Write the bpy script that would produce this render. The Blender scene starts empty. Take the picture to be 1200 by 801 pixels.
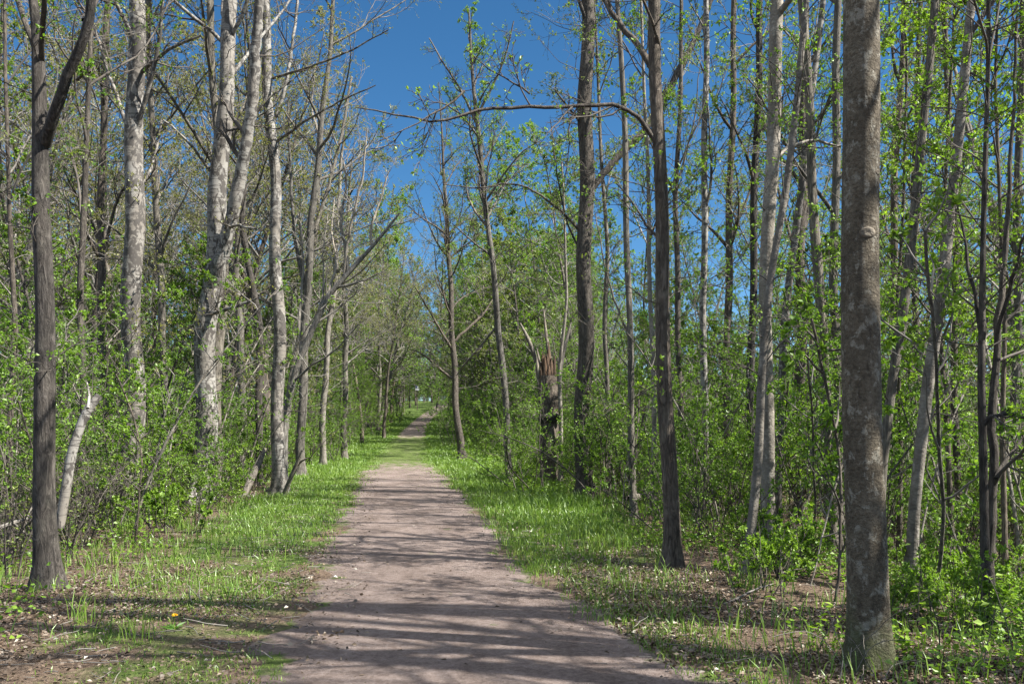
import bpy, math, random
import numpy as np
from math import radians as R_

random.seed(7)
rng = np.random.default_rng(11)
scene = bpy.context.scene
col = scene.collection

# ---------------------------------------------------------------- camera frame
CAM_H, FPX, CX, HY = 1.6, 1000.0, 600.0, 500.0


# ---------------------------------------------------------------- terrain
_ys = np.arange(-60.0, 460.0, 1.0)


def _smooth(a, k):
    w = np.ones(k) / k
    return np.convolve(np.pad(a, (k // 2, k // 2), mode='edge'), w, mode='valid')[:len(a)]


_cx = _smooth(np.interp(_ys, [-60, 0, 32, 45, 60, 75, 105, 140, 170, 460],
                        [9.5, 0.6, -4.17, -5.8, -7.3, -8.7, -10.9, -11.0, -6.5, 70]), 9)
_cz = _smooth(np.interp(_ys, [-60, 46, 60, 75, 105, 140, 170, 460],
                        [0, 0.0, 0.45, 1.15, 2.5, 5.4, 7.4, 9.0]), 9)


def half_r(y):
    return np.interp(y, [0, 5, 6.5, 8, 12, 16, 21, 32, 60, 75, 200], [1.7, 1.58, 1.30, 1.15, 1.08, 1.28, 1.38, 1.6, 1.5, 1.2, 1.1])


def half_l(y):
    return np.interp(y, [0, 8, 21, 32, 60, 75, 200], [1.5, 1.45, 1.47, 1.6, 1.5, 1.2, 1.1])


def path_x(y):
    return np.interp(y, _ys, _cx)


def _n2(x, y):
    return (np.sin(x * 0.9 + 1.3 * np.sin(y * 0.37)) * np.cos(y * 0.7 + 0.8 * np.sin(x * 0.5)) * 0.5
            + np.sin(x * 2.3 + y * 1.1 + 2.0) * np.sin(y * 2.9 - x * 0.7) * 0.28
            + np.sin(x * 5.1 - y * 4.3) * np.sin(y * 6.1 + x * 3.7) * 0.12)


def sstep(a, b, v):
    t = np.clip((v - a) / (b - a), 0, 1)
    return t * t * (3 - 2 * t)


def terrain(x, y):
    x = np.asarray(x, float); y = np.asarray(y, float)
    d = x - path_x(y)
    z = np.interp(y, _ys, _cz)
    side = sstep(3.2, 9.5, np.abs(d))
    z = z - 0.55 * side
    z = z - 0.035 * (1 - sstep(0.7, 1.0, np.abs(d)))
    z = z + _n2(x, y) * (0.03 * sstep(1.4, 2.4, np.abs(d)) + 0.13 * side)
    return z


def at(px, py, Y):
    return np.array([(px - CX) / FPX * Y, Y, CAM_H - (py - HY) / FPX * Y])


def on_ground(px, py):
    Y = FPX * CAM_H / max(py - HY, 8)
    for _ in range(25):
        x = (px - CX) / FPX * Y
        Yn = (CAM_H - float(terrain(x, Y))) * FPX / max(py - HY, 8)
        Y = 0.5 * Y + 0.5 * Yn
    return float(Y)


# ---------------------------------------------------------------- mesh builder (quads only)
class MB:
    def __init__(s):
        s.v = []; s.f = []; s.m = []; s.t = []; s.n = 0

    def add(s, V, F, mat=0, tint=None):
        V = np.asarray(V, np.float32).reshape(-1, 3)
        F = np.asarray(F, np.int32).reshape(-1, 4)
        s.v.append(V); s.f.append(F + s.n)
        s.m.append(np.full(len(F), mat, np.int32))
        s.t.append(np.full(len(V), 0.5, np.float32) if tint is None else np.asarray(tint, np.float32))
        s.n += len(V)

    def mesh(s, name, mats, smooth=(0,)):
        me = bpy.data.meshes.new(name)
        V = np.concatenate(s.v); F = np.concatenate(s.f); M = np.concatenate(s.m); T = np.concatenate(s.t)
        me.vertices.add(len(V)); me.vertices.foreach_set('co', V.ravel())
        me.loops.add(F.size); me.loops.foreach_set('vertex_index', F.ravel())
        me.polygons.add(len(F))
        me.polygons.foreach_set('loop_start', np.arange(0, F.size, 4, dtype=np.int32))
        me.polygons.foreach_set('material_index', M)
        me.polygons.foreach_set('use_smooth', np.isin(M, list(smooth)))
        for m in mats:
            me.materials.append(m)
        a = me.attributes.new('tint', 'FLOAT', 'POINT'); a.data.foreach_set('value', T)
        me.update(calc_edges=True)
        return me

    def obj(s, name, mats, parent=None, smooth=(0,)):
        o = bpy.data.objects.new(name, s.mesh(name, mats, smooth))
        col.objects.link(o)
        o.parent = parent
        return o


def norm(a):
    return a / np.maximum(np.linalg.norm(a, axis=-1, keepdims=True), 1e-9)


def tubes(mb, P, Rr, S, mat=0, lumpy=0.0, seed=0, root=0.0):
    """P (N,K,3) centre lines, Rr (N,K) radii."""
    P = np.asarray(P, float); Rr = np.asarray(Rr, float)
    if P.ndim == 2:
        P = P[None]; Rr = Rr[None]
    N, K, _ = P.shape
    if N == 0:
        return
    T = norm(np.gradient(P, axis=1))
    mean = norm(P[:, -1] - P[:, 0])
    ref = np.where(np.abs(mean[:, 2:3]) > 0.8, np.array([[1.0, 0, 0]]), np.array([[0, 0, 1.0]]))[:, None, :]
    U = norm(np.cross(T, np.broadcast_to(ref, T.shape)))
    W = np.cross(T, U)
    a = np.arange(S) * 2 * math.pi / S
    rad = np.repeat(Rr[:, :, None], S, axis=2)
    if lumpy:
        r2 = np.random.default_rng(seed)
        ph = r2.uniform(0, 6.28, 4)
        zz = P[:, :, 2:3]
        rad = rad * (1 + lumpy * (np.sin(2 * a + ph[0] + zz * 1.1) * 0.5 + np.sin(3 * a + ph[1] - zz * 2.3) * 0.45
                                  + np.sin(5 * a + ph[2] + zz * 4.7) * 0.3) + lumpy * 0.35 * np.sin(zz * 3.7 + ph[3]))
    if root:
        hh = np.maximum(P[:, :, 2:3] - P[:, :1, 2:3] - 0.05, 0)
        rad = rad * (1 + root * np.exp(-hh / 0.16) * (0.5 + 0.5 * np.sin(5 * a + seed)) ** 1.5 + 0.35 * root * np.exp(-hh / 0.5) * np.sin(3 * a + seed * 2))
    V = (P[:, :, None, :] + rad[..., None] * (np.cos(a)[None, None, :, None] * U[:, :, None, :]
                                              + np.sin(a)[None, None, :, None] * W[:, :, None, :]))
    base = (np.arange(N) * K * S)[:, None, None]
    k = (np.arange(K - 1) * S)[None, :, None]
    i = np.arange(S)[None, None, :]; j = (np.arange(S) + 1) % S; j = j[None, None, :]
    F = np.stack(np.broadcast_arrays(base + k + i, base + k + j, base + k + S + j, base + k + S + i), -1)
    mb.add(V.reshape(-1, 3), F.reshape(-1, 4), mat)


def leaves(mb, C, D, size, mat=1, up=0.5, wide=0.62, r=None, tint0=None):
    """bent diamond-shaped leaves: C (N,3) bases, D (N,3) pointing directions, size (N,)"""
    r = r or rng
    N = len(C)
    if N == 0:
        return
    D = norm(D)
    nr = norm(r.normal(size=(N, 3)) + np.array([0, 0, up * 2.0]))
    side = norm(np.cross(D, nr)); nr = np.cross(side, D)
    L = size[:, None]; w = L * wide * 0.5 * r.uniform(0.8, 1.2, (N, 1))
    sag = r.uniform(-0.15, 0.3, (N, 1)) * L
    v0 = C
    v1 = C + D * L * 0.45 + side * w + nr * L * 0.10
    v2 = C + D * L - nr * sag
    v3 = C + D * L * 0.45 - side * w + nr * L * 0.10
    V = np.stack([v0, v1, v2, v3], 1).reshape(-1, 3)
    F = np.arange(N * 4).reshape(N, 4)
    t = r.uniform(0, 1, N) if tint0 is None else np.clip(tint0 + r.normal(0, 0.18, N), 0, 1)
    mb.add(V, F, mat, np.repeat(t, 4))


# ---------------------------------------------------------------- branching
def sweep(r, start, d, length, r0, r1, K, wander, up):
    """grow N polylines of K+1 points"""
    N = len(start)
    P = np.empty((N, K + 1, 3)); P[:, 0] = start
    d = norm(d); step = (length / K)[:, None]
    drift = r.normal(size=(N, 3)) * 0.4
    for k in range(K):
        d = norm(d + (r.normal(size=(N, 3)) + drift) * wander + np.array([0, 0, up]))
        P[:, k + 1] = P[:, k] + d * step
    t = np.linspace(0, 1, K + 1)[None]
    Rr = r0[:, None] * (1 - t) + r1[:, None] * t
    return P, Rr


def kids(r, P, Rr, n, t0, t1, ang0, ang1, lr, rr, length):
    """children along polylines: returns start, dir, length, radius"""
    N, K, _ = P.shape
    tt = np.sort(r.uniform(t0, t1, (N, n)), axis=1)
    f = tt * (K - 1); i = np.minimum(f.astype(int), K - 2); w = (f - i)[..., None]
    idx = np.arange(N)[:, None]
    S = P[idx, i] * (1 - w) + P[idx, i + 1] * w
    T = norm(P[idx, i + 1] - P[idx, i])
    rad = Rr[idx, i] * (1 - w[..., 0]) + Rr[idx, i + 1] * w[..., 0]
    rnd = r.normal(size=(N, n, 3)); perp = norm(np.cross(T, rnd))
    a = r.uniform(ang0, ang1, (N, n))[..., None]
    D = T * np.cos(a) + perp * np.sin(a)
    L = length[:, None] * lr * r.uniform(0.65, 1.25, (N, n)) * (1.15 - 0.6 * tt)
    return S.reshape(-1, 3), D.reshape(-1, 3), L.ravel(), np.minimum(rad * rr, 0.06 + 0 * rad).ravel()


def flesh_out(mb, r, P, Rr, L, nb=5, nt=5, nf=3, nl=4, leaf=0.04, leafed=1.0, twig_min=0.0025, mat_t=0, mat_l=1, up=0.06,
              S=(5, 4, 3), start=0.18, tint0=None):
    """branches, twigs, fine twigs and leaves on limbs P; L (N,) limb lengths"""
    s, d, l, q = kids(r, P, Rr, nb, start, 0.97, 0.5, 1.05, 0.5, 0.55, L)
    q = np.maximum(q, twig_min * 2)
    P1, R1 = sweep(r, s, d, l, q, q * 0.3, 6, 0.16, up)
    tubes(mb, P1, np.maximum(R1, twig_min), S[0], mat_t)
    # limb ends also twig out
    s, d, l2, q = kids(r, P1, R1, nt, 0.15, 1.0, 0.45, 1.0, 0.5, 0.6, l)
    q = np.maximum(q, twig_min * 1.3)
    P2, R2 = sweep(r, s, d, l2, q, q * 0.4, 4, 0.2, up)
    tubes(mb, P2, np.maximum(R2, twig_min), S[1], mat_t)
    if nf:
        s, d, l3, q = kids(r, P2, R2, nf, 0.25, 1.0, 0.4, 1.0, 0.5, 0.6, l2)
        q = np.maximum(q, twig_min)
        P3, R3 = sweep(r, s, d, l3, q, q * 0.5, 3, 0.22, up * 1.3)
        tubes(mb, P3, np.maximum(R3, twig_min * 0.8), S[2], mat_t)
    else:
        P3, R3 = P2, R2
    if nl:
        keep = r.uniform(size=len(P3)) < leafed
        Q = P3[keep]
        n, K, _ = Q.shape
        if n:
            tt = r.uniform(0.25, 1.0, (n, nl)); f = tt * (K - 1); i = np.minimum(f.astype(int), K - 2); w = (f - i)[..., None]
            idx = np.arange(n)[:, None]
            C = Q[idx, i] * (1 - w) + Q[idx, i + 1] * w
            T = norm(Q[idx, i + 1] - Q[idx, i])
            D = T * 0.5 + r.normal(size=(n, nl, 3)) * 0.75 + np.array([0, 0, -0.15])
            sz = leaf * r.uniform(0.55, 1.3, n * nl)
            tc = None
            if tint0 is not None:
                tc = np.repeat(np.clip(tint0 + r.normal(0, 0.1, n), 0, 1), nl)
            leaves(mb, C.reshape(-1, 3), D.reshape(-1, 3), sz, mat_l, r=r, tint0=tc)


# ---------------------------------------------------------------- materials
def new_mat(name):
    m = bpy.data.materials.new(name); m.use_nodes = True
    nt = m.node_tree
    for n in list(nt.nodes):
        nt.nodes.remove(n)
    out = nt.nodes.new('ShaderNodeOutputMaterial')
    return m, nt, out


def N_(nt, kind, **kw):
    n = nt.nodes.new(kind)
    for k, v in kw.items():
        if k.startswith('i_'):
            n.inputs[k[2:].replace('_', ' ')].default_value = v
        else:
            setattr(n, k, v)
    return n


def ramp(nt, stops, fac, interp='LINEAR'):
    n = nt.nodes.new('ShaderNodeValToRGB')
    n.color_ramp.interpolation = interp
    e = n.color_ramp.elements
    while len(e) > 1:
        e.remove(e[-1])
    e[0].position = stops[0][0]; e[0].color = (*stops[0][1], 1)
    for p, c in stops[1:]:
        x = e.new(p); x.color = (*c, 1)
    nt.links.new(fac, n.inputs['Fac'])
    return n.outputs['Color']


def mixc(nt, fac, a, b, mode='MIX'):
    n = nt.nodes.new('ShaderNodeMix'); n.data_type = 'RGBA'; n.blend_type = mode
    for sock, v in (('Factor', fac), ('A', a), ('B', b)):
        s = [q for q in n.inputs if q.name == sock and (q.type == 'RGBA' or sock == 'Factor')][0]
        if hasattr(v, 'links'):
            nt.links.new(v, s)
        elif isinstance(v, (int, float)):
            s.default_value = v
        else:
            s.default_value = (*v, 1)
    return [q for q in n.outputs if q.type == 'RGBA'][0]


def mth(nt, op, a, b=None):
    n = nt.nodes.new('ShaderNodeMath'); n.operation = op
    for k, v in enumerate((a, b)):
        if v is None:
            continue
        if hasattr(v, 'links'):
            nt.links.new(v, n.inputs[k])
        else:
            n.inputs[k].default_value = v
    return n.outputs[0]


def noise(nt, vec, scale, detail=4, rough=0.55, dist=0.0):
    n = nt.nodes.new('ShaderNodeTexNoise')
    n.inputs['Scale'].default_value = scale; n.inputs['Detail'].default_value = detail
    n.inputs['Roughness'].default_value = rough; n.inputs['Distortion'].default_value = dist
    if vec is not None:
        nt.links.new(vec, n.inputs['Vector'])
    return n.outputs['Fac']


def objvec(nt, scale=(1, 1, 1)):
    tc = nt.nodes.new('ShaderNodeTexCoord')
    oi = nt.nodes.new('ShaderNodeObjectInfo')
    mp = nt.nodes.new('ShaderNodeMapping')
    mp.inputs['Scale'].default_value = scale
    nt.links.new(tc.outputs['Object'], mp.inputs['Vector'])
    ad = nt.nodes.new('ShaderNodeVectorMath'); ad.operation = 'ADD'
    mu = nt.nodes.new('ShaderNodeMath'); mu.operation = 'MULTIPLY'; mu.inputs[1].default_value = 37.0
    nt.links.new(oi.outputs['Random'], mu.inputs[0])
    nt.links.new(mp.outputs[0], ad.inputs[0]); nt.links.new(mu.outputs[0], ad.inputs[1])
    return ad.outputs[0], oi.outputs['Random']


def finish(nt, out, color, rough=0.85, height=None, bump=0.5, dist=0.02, spec=0.25):
    b = nt.nodes.new('ShaderNodeBsdfPrincipled')
    nt.links.new(color, b.inputs['Base Color'])
    b.inputs['Roughness'].default_value = rough
    b.inputs['Specular IOR Level'].default_value = spec
    if height is not None:
        bp = nt.nodes.new('ShaderNodeBump'); bp.inputs['Strength'].default_value = bump; bp.inputs['Distance'].default_value = dist
        nt.links.new(height, bp.inputs['Height']); nt.links.new(bp.outputs[0], b.inputs['Normal'])
    nt.links.new(b.outputs[0], out.inputs['Surface'])
    return b


def bark_furrowed(name, dark, mid, light, zs=4.2, lichen=0.35):
    m, nt, out = new_mat(name)
    v, rd = objvec(nt, (22, 22, zs))
    v2, _ = objvec(nt, (3, 3, 1.1))
    v3, _ = objvec(nt, (9, 9, 7))
    h = noise(nt, v, 1.0, 8, 0.70, 1.4)
    c = ramp(nt, [(0.36, dark), (0.52, mid), (0.66, light)], h)
    big = noise(nt, v2, 1.0, 3)
    c = mixc(nt, mth(nt, 'MULTIPLY', ramp(nt, [(0.5, (0, 0, 0)), (0.7, (1, 1, 1))], noise(nt, v3, 1.0, 5)), lichen), c,
             (light[0] * 1.35, light[1] * 1.4, light[2] * 1.3))
    c = mixc(nt, 0.55, c, ramp(nt, [(0.3, (0.45, 0.45, 0.45)), (0.7, (1.0, 0.97, 0.93))], big), 'MULTIPLY')
    br = ramp(nt, [(0, (0.60, 0.60, 0.61)), (1, (1.0, 0.95, 0.88))], rd)
    c = mixc(nt, 1.0, c, br, 'MULTIPLY')
    finish(nt, out, c, 0.9, h, 1.0, 0.04)
    return m


def bark_smooth(name, a, b, c_):
    m, nt, out = new_mat(name)
    v, rd = objvec(nt, (5, 5, 3.2)); v2, _ = objvec(nt, (26, 26, 40)); v3, _ = objvec(nt, (12, 12, 9))
    h = noise(nt, v, 1.0, 6, 0.6, 0.4)
    c = ramp(nt, [(0.3, a), (0.5, b), (0.72, c_)], h)
    fine = noise(nt, v2, 1.0, 4, 0.6)
    c = mixc(nt, 0.6, c, ramp(nt, [(0.35, (0.55, 0.52, 0.5)), (0.6, (1.05, 1.05, 1.05))], fine), 'MULTIPLY')
    pt = noise(nt, v3, 1.0, 4, 0.6)
    c = mixc(nt, mth(nt, 'MULTIPLY', ramp(nt, [(0.56, (0, 0, 0)), (0.66, (1, 1, 1))], pt), 0.55), c,
             (c_[0] * 1.3, c_[1] * 1.32, c_[2] * 1.3))
    br = ramp(nt, [(0, (0.62, 0.60, 0.58)), (1, (0.95, 0.91, 0.85))], rd)
    c = mixc(nt, 1.0, c, br, 'MULTIPLY')
    finish(nt, out, c, 0.85, mth(nt, 'ADD', h, mth(nt, 'MULTIPLY', fine, 0.5)), 0.9, 0.022)
    return m


def bark_birch(name, pale, patch=0.5):
    m, nt, out = new_mat(name)
    v, rd = objvec(nt, (3.2, 3.2, 34)); v2, _ = objvec(nt, (8, 8, 4.6)); v3, _ = objvec(nt, (2.5, 2.5, 1.4))
    streak = noise(nt, v, 1.0, 4, 0.6, 0.3)
    blot = noise(nt, v2, 1.0, 8, 0.70, 0.9)
    c = mixc(nt, ramp(nt, [(0.4, (0, 0, 0)), (0.6, (1, 1, 1))], noise(nt, v3, 1.0, 3)), pale,
             (pale[0] * 0.72, pale[1] * 0.68, pale[2] * 0.64))
    c = mixc(nt, ramp(nt, [(0.555, (0, 0, 0)), (0.585, (1, 1, 1))], streak), c, (0.085, 0.078, 0.07))
    c = mixc(nt, ramp(nt, [(patch + 0.02, (0, 0, 0)), (patch + 0.05, (1, 1, 1))], blot), c, (0.06, 0.054, 0.048))
    finish(nt, out, c, 0.75, blot, 0.45, 0.012)
    return m


def twig_mat(name, a, b):
    m, nt, out = new_mat(name)
    v, rd = objvec(nt, (3, 3, 3))
    c = ramp(nt, [(0.3, a), (0.7, b)], noise(nt, v, 1.0, 3))
    finish(nt, out, c, 0.85)
    return m


def leaf_mat(name, stops, trans=0.45, var=0.35, gloss=0.025):
    m, nt, out = new_mat(name)
    at_ = nt.nodes.new('ShaderNodeAttribute'); at_.attribute_name = 'tint'
    oi = nt.nodes.new('ShaderNodeObjectInfo')
    geo = nt.nodes.new('ShaderNodeNewGeometry')
    big = noise(nt, geo.outputs['Position'], 0.9, 2)
    f = mth(nt, 'ADD', mth(nt, 'MULTIPLY', at_.outputs['Fac'], 1 - var), mth(nt, 'MULTIPLY', mth(nt, 'ADD', oi.outputs['Random'], big), var * 0.5))
    c = ramp(nt, stops, f)
    d = nt.nodes.new('ShaderNodeBsdfDiffuse'); nt.links.new(c, d.inputs['Color'])
    t = nt.nodes.new('ShaderNodeBsdfTranslucent')
    tc = mixc(nt, 1.0, c, (1.15, 1.25, 0.6), 'MULTIPLY'); nt.links.new(tc, t.inputs['Color'])
    mx = nt.nodes.new('ShaderNodeMixShader'); mx.inputs[0].default_value = trans
    nt.links.new(d.outputs[0], mx.inputs[1]); nt.links.new(t.outputs[0], mx.inputs[2])
    g = nt.nodes.new('ShaderNodeBsdfGlossy'); g.inputs['Roughness'].default_value = 0.45
    g.inputs['Color'].default_value = (0.8, 0.85, 0.8, 1)
    m2 = nt.nodes.new('ShaderNodeMixShader'); m2.inputs[0].default_value = gloss
    nt.links.new(mx.outputs[0], m2.inputs[1]); nt.links.new(g.outputs[0], m2.inputs[2])
    nt.links.new(m2.outputs[0], out.inputs['Surface'])
    return m


def bark_fore():
    m, nt, out = new_mat('bark_mottled')
    v, rd = objvec(nt, (7, 7, 4.5)); v2, _ = objvec(nt, (40, 40, 55)); v3, _ = objvec(nt, (15, 15, 11)); v4, _ = objvec(nt, (2.2, 2.2, 1.3)); v5, _ = objvec(nt, (28, 28, 9))
    h = noise(nt, v, 1.0, 8, 0.68, 0.5); fine = noise(nt, v2, 1.0, 5, 0.65); pt = noise(nt, v3, 1.0, 6, 0.68, 0.3); big = noise(nt, v4, 1.0, 4); fur = noise(nt, v5, 1.0, 6, 0.7, 0.8)
    c = ramp(nt, [(0.28, (0.060, 0.050, 0.037)), (0.48, (0.108, 0.093, 0.070)), (0.70, (0.165, 0.146, 0.115))], h)
    c = mixc(nt, 0.7, c, ramp(nt, [(0.36, (0.42, 0.39, 0.35)), (0.58, (1.08, 1.06, 1.02))], fine), 'MULTIPLY')
    c = mixc(nt, mth(nt, 'MULTIPLY', ramp(nt, [(0.55, (0, 0, 0)), (0.61, (1, 1, 1))], pt), 0.75), c, (0.245, 0.235, 0.200))
    c = mixc(nt, mth(nt, 'MULTIPLY', ramp(nt, [(0.34, (1, 1, 1)), (0.42, (0, 0, 0))], fur), 0.8), c, (0.045, 0.037, 0.028))
    c = mixc(nt, 0.6, c, ramp(nt, [(0.35, (0.62, 0.60, 0.55)), (0.65, (1.12, 1.08, 1.0))], big), 'MULTIPLY')
    tc = nt.nodes.new('ShaderNodeTexCoord'); sp = nt.nodes.new('ShaderNodeSeparateXYZ'); nt.links.new(tc.outputs['Object'], sp.inputs[0])
    moss = mth(nt, 'ADD', mth(nt, 'MULTIPLY', sp.outputs['Z'], -0.9), mth(nt, 'ADD', mth(nt, 'MULTIPLY', h, 1.2), 0.15))
    c = mixc(nt, mth(nt, 'MULTIPLY', ramp(nt, [(0.3, (0, 0, 0)), (0.6, (1, 1, 1))], moss), 0.7), c, (0.050, 0.062, 0.022))
    finish(nt, out, c, 0.9, mth(nt, 'ADD', mth(nt, 'ADD', h, mth(nt, 'MULTIPLY', fine, 0.5)), mth(nt, 'MULTIPLY', fur, 0.7)), 1.0, 0.03)
    return m


B_FORE = bark_fore()
B_SCAR = bark_smooth('scar_wood', (0.075, 0.062, 0.046), (0.17, 0.150, 0.118), (0.27, 0.245, 0.20))
B_DARK = bark_furrowed('bark_dark', (0.028, 0.025, 0.022), (0.085, 0.076, 0.067), (0.17, 0.155, 0.14))
B_BROWN = bark_furrowed('bark_brown', (0.04, 0.034, 0.029), (0.12, 0.102, 0.086), (0.22, 0.195, 0.168))
B_GREY = bark_furrowed('bark_grey', (0.06, 0.056, 0.05), (0.155, 0.145, 0.128), (0.27, 0.257, 0.23), 3.0, 0.35)
B_SMOOTH = bark_smooth('bark_smooth', (0.085, 0.076, 0.062), (0.145, 0.131, 0.110), (0.22, 0.203, 0.175))
B_PALE = bark_smooth('bark_pale', (0.115, 0.106, 0.092), (0.205, 0.192, 0.17), (0.32, 0.303, 0.275))
B_BIRCH = bark_birch('bark_birch', (0.23, 0.22, 0.20), 0.48)
B_BIRCH2 = bark_birch('bark_birch_mottled', (0.22, 0.209, 0.19), 0.45)
TWIG = twig_mat('twig_brown', (0.045, 0.038, 0.032), (0.10, 0.088, 0.074))
TWIG_GREY = twig_mat('twig_grey', (0.088, 0.08, 0.071), (0.17, 0.157, 0.138))
DEAD = bark_furrowed('dead_wood', (0.11, 0.098, 0.083), (0.22, 0.20, 0.175), (0.34, 0.315, 0.28), 2.5, 0.3)
BLEACHED = bark_furrowed('bleached_wood', (0.14, 0.128, 0.112), (0.30, 0.28, 0.25), (0.44, 0.42, 0.38), 2.5, 0.3)
TWIG_PALE = twig_mat('twig_pale', (0.16, 0.148, 0.13), (0.28, 0.262, 0.235))
TORN = bark_furrowed('torn_wood', (0.050, 0.033, 0.023), (0.115, 0.076, 0.051), (0.19, 0.135, 0.094), 2.0, 0.0)
LEAF_FRESH = leaf_mat('leaf_fresh', [(0, (0.070, 0.142, 0.016)), (0.5, (0.128, 0.225, 0.024)), (1, (0.225, 0.315, 0.038))])
LEAF_MID = leaf_mat('leaf_mid', [(0, (0.050, 0.115, 0.020)), (0.5, (0.090, 0.180, 0.027)), (1, (0.150, 0.250, 0.038))])
LEAF_BUD = leaf_mat('leaf_bud', [(0, (0.105, 0.120, 0.030)), (0.5, (0.175, 0.180, 0.046)), (1, (0.27, 0.255, 0.080))])
LEAF_OLIVE = leaf_mat('leaf_olive', [(0, (0.080, 0.115, 0.024)), (0.5, (0.135, 0.175, 0.036)), (1, (0.20, 0.235, 0.052))])
GRASS = leaf_mat('grass_blade', [(0, (0.055, 0.108, 0.016)), (0.45, (0.110, 0.195, 0.026)), (0.8, (0.175, 0.250, 0.042)), (1, (0.30, 0.26, 0.13))], 0.35, 0.45, 0.05)
LITTER = leaf_mat('dead_leaf', [(0, (0.040, 0.026, 0.018)), (0.4, (0.083, 0.056, 0.038)), (0.8, (0.130, 0.094, 0.066)), (1, (0.185, 0.142, 0.104))], 0.12, 0.15, 0.05)
PETAL = leaf_mat('yellow_petal', [(0, (0.75, 0.42, 0.02)), (1, (0.85, 0.55, 0.03))], 0.2)


def ground_material():
    m, nt, out = new_mat('forest_floor')
    geo = nt.nodes.new('ShaderNodeNewGeometry'); p = geo.outputs['Position']
    at_ = nt.nodes.new('ShaderNodeAttribute'); at_.attribute_name = 'tint'   # 0 litter .. 1 grass sward
    n1 = noise(nt, p, 26.0, 8, 0.7); n2 = noise(nt, p, 1.3, 5, 0.6); n3 = noise(nt, p, 90.0, 3, 0.6)
    lit = ramp(nt, [(0.3, (0.045, 0.032, 0.022)), (0.48, (0.085, 0.060, 0.043)), (0.62, (0.15, 0.112, 0.082)), (0.75, (0.24, 0.19, 0.145))], n1)
    gr = ramp(nt, [(0.3, (0.030, 0.048, 0.012)), (0.55, (0.065, 0.10, 0.022)), (0.75, (0.14, 0.15, 0.05))], n1)
    f = mth(nt, 'ADD', at_.outputs['Fac'], mth(nt, 'MULTIPLY', mth(nt, 'SUBTRACT', n2, 0.5), 1.6))
    c = mixc(nt, ramp(nt, [(0.35, (0, 0, 0)), (0.65, (1, 1, 1))], f), lit, gr)
    finish(nt, out, c, 0.95, mth(nt, 'ADD', n1, mth(nt, 'MULTIPLY', n3, 0.3)), 1.0, 0.04, 0.1)
    return m


def path_material():
    m, nt, out = new_mat('packed_gravel')
    geo = nt.nodes.new('ShaderNodeNewGeometry'); p = geo.outputs['Position']
    at_ = nt.nodes.new('ShaderNodeAttribute'); at_.attribute_name = 'tint'   # 1 where grass has grown over
    mp = nt.nodes.new('ShaderNodeMapping'); mp.inputs['Scale'].default_value = (1.0, 0.35, 1); nt.links.new(p, mp.inputs[0])
    n1 = noise(nt, p, 30.0, 9, 0.78); n2 = noise(nt, mp.outputs[0], 1.5, 6, 0.62, 0.4); n3 = noise(nt, p, 160.0, 3, 0.6)
    n4 = noise(nt, p, 9.0, 5, 0.65)
    c = ramp(nt, [(0.28, (0.090, 0.068, 0.060)), (0.48, (0.170, 0.139, 0.126)), (0.64, (0.238, 0.200, 0.184)), (0.78, (0.36, 0.31, 0.287))], n1)
    c = mixc(nt, 0.75, c, ramp(nt, [(0.3, (0.50, 0.45, 0.41)), (0.7, (1.15, 1.12, 1.10))], n2), 'MULTIPLY')
    c = mixc(nt, 0.6, c, ramp(nt, [(0.32, (0.62, 0.58, 0.55)), (0.55, (1.05, 1.05, 1.05))], n4), 'MULTIPLY')
    c = mixc(nt, ramp(nt, [(0.69, (0, 0, 0)), (0.74, (1, 1, 1))], n3), c, (0.10, 0.075, 0.06))
    n5 = noise(nt, p, 2.3, 5, 0.6)
    f = mth(nt, 'ADD', at_.outputs['Fac'], mth(nt, 'MULTIPLY', mth(nt, 'SUBTRACT', n5, 0.5), 2.2))
    gr = ramp(nt, [(0.3, (0.035, 0.055, 0.014)), (0.55, (0.075, 0.105, 0.026)), (0.75, (0.15, 0.15, 0.055))], n1)
    c = mixc(nt, ramp(nt, [(0.42, (0, 0, 0)), (0.66, (1, 1, 1))], f), c, gr)
    finish(nt, out, c, 0.95, mth(nt, 'ADD', n1, mth(nt, 'MULTIPLY', n3, 0.5)), 1.0, 0.035, 0.1)
    return m


# ---------------------------------------------------------------- tagging
def tag(o, label=None, cat=None, group=None, kind=None):
    if label: o['label'] = label
    if cat: o['category'] = cat
    if group: o['group'] = group
    if kind: o['kind'] = kind
    return o


def empty(name, loc, rz=0.0):
    o = bpy.data.objects.new(name, None); col.objects.link(o)
    o.location = [float(q) for q in loc]; o.rotation_euler = (0, 0, rz); o.empty_display_size = 0.2
    return o


def dup(root, loc, rz=0.0, s=1.0, tilt=(0, 0)):
    r = root.copy(); col.objects.link(r)
    r.location = [float(q) for q in loc]; r.rotation_euler = (tilt[0], tilt[1], rz); r.scale = (s, s, s)
    for ch in KIDS[root.name]:
        c = ch.copy(); col.objects.link(c); c.parent = r
        for g in KIDS.get(ch.name, ()):
            e = g.copy(); col.objects.link(e); e.parent = c
    return r


KIDS = {}

# ---------------------------------------------------------------- ground and path
def patchy(x, y, s=1.0, ph=0.0):
    return 0.5 + 0.5 * np.clip(_n2(x * s + ph, y * s - ph) * 1.8, -1, 1)


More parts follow.
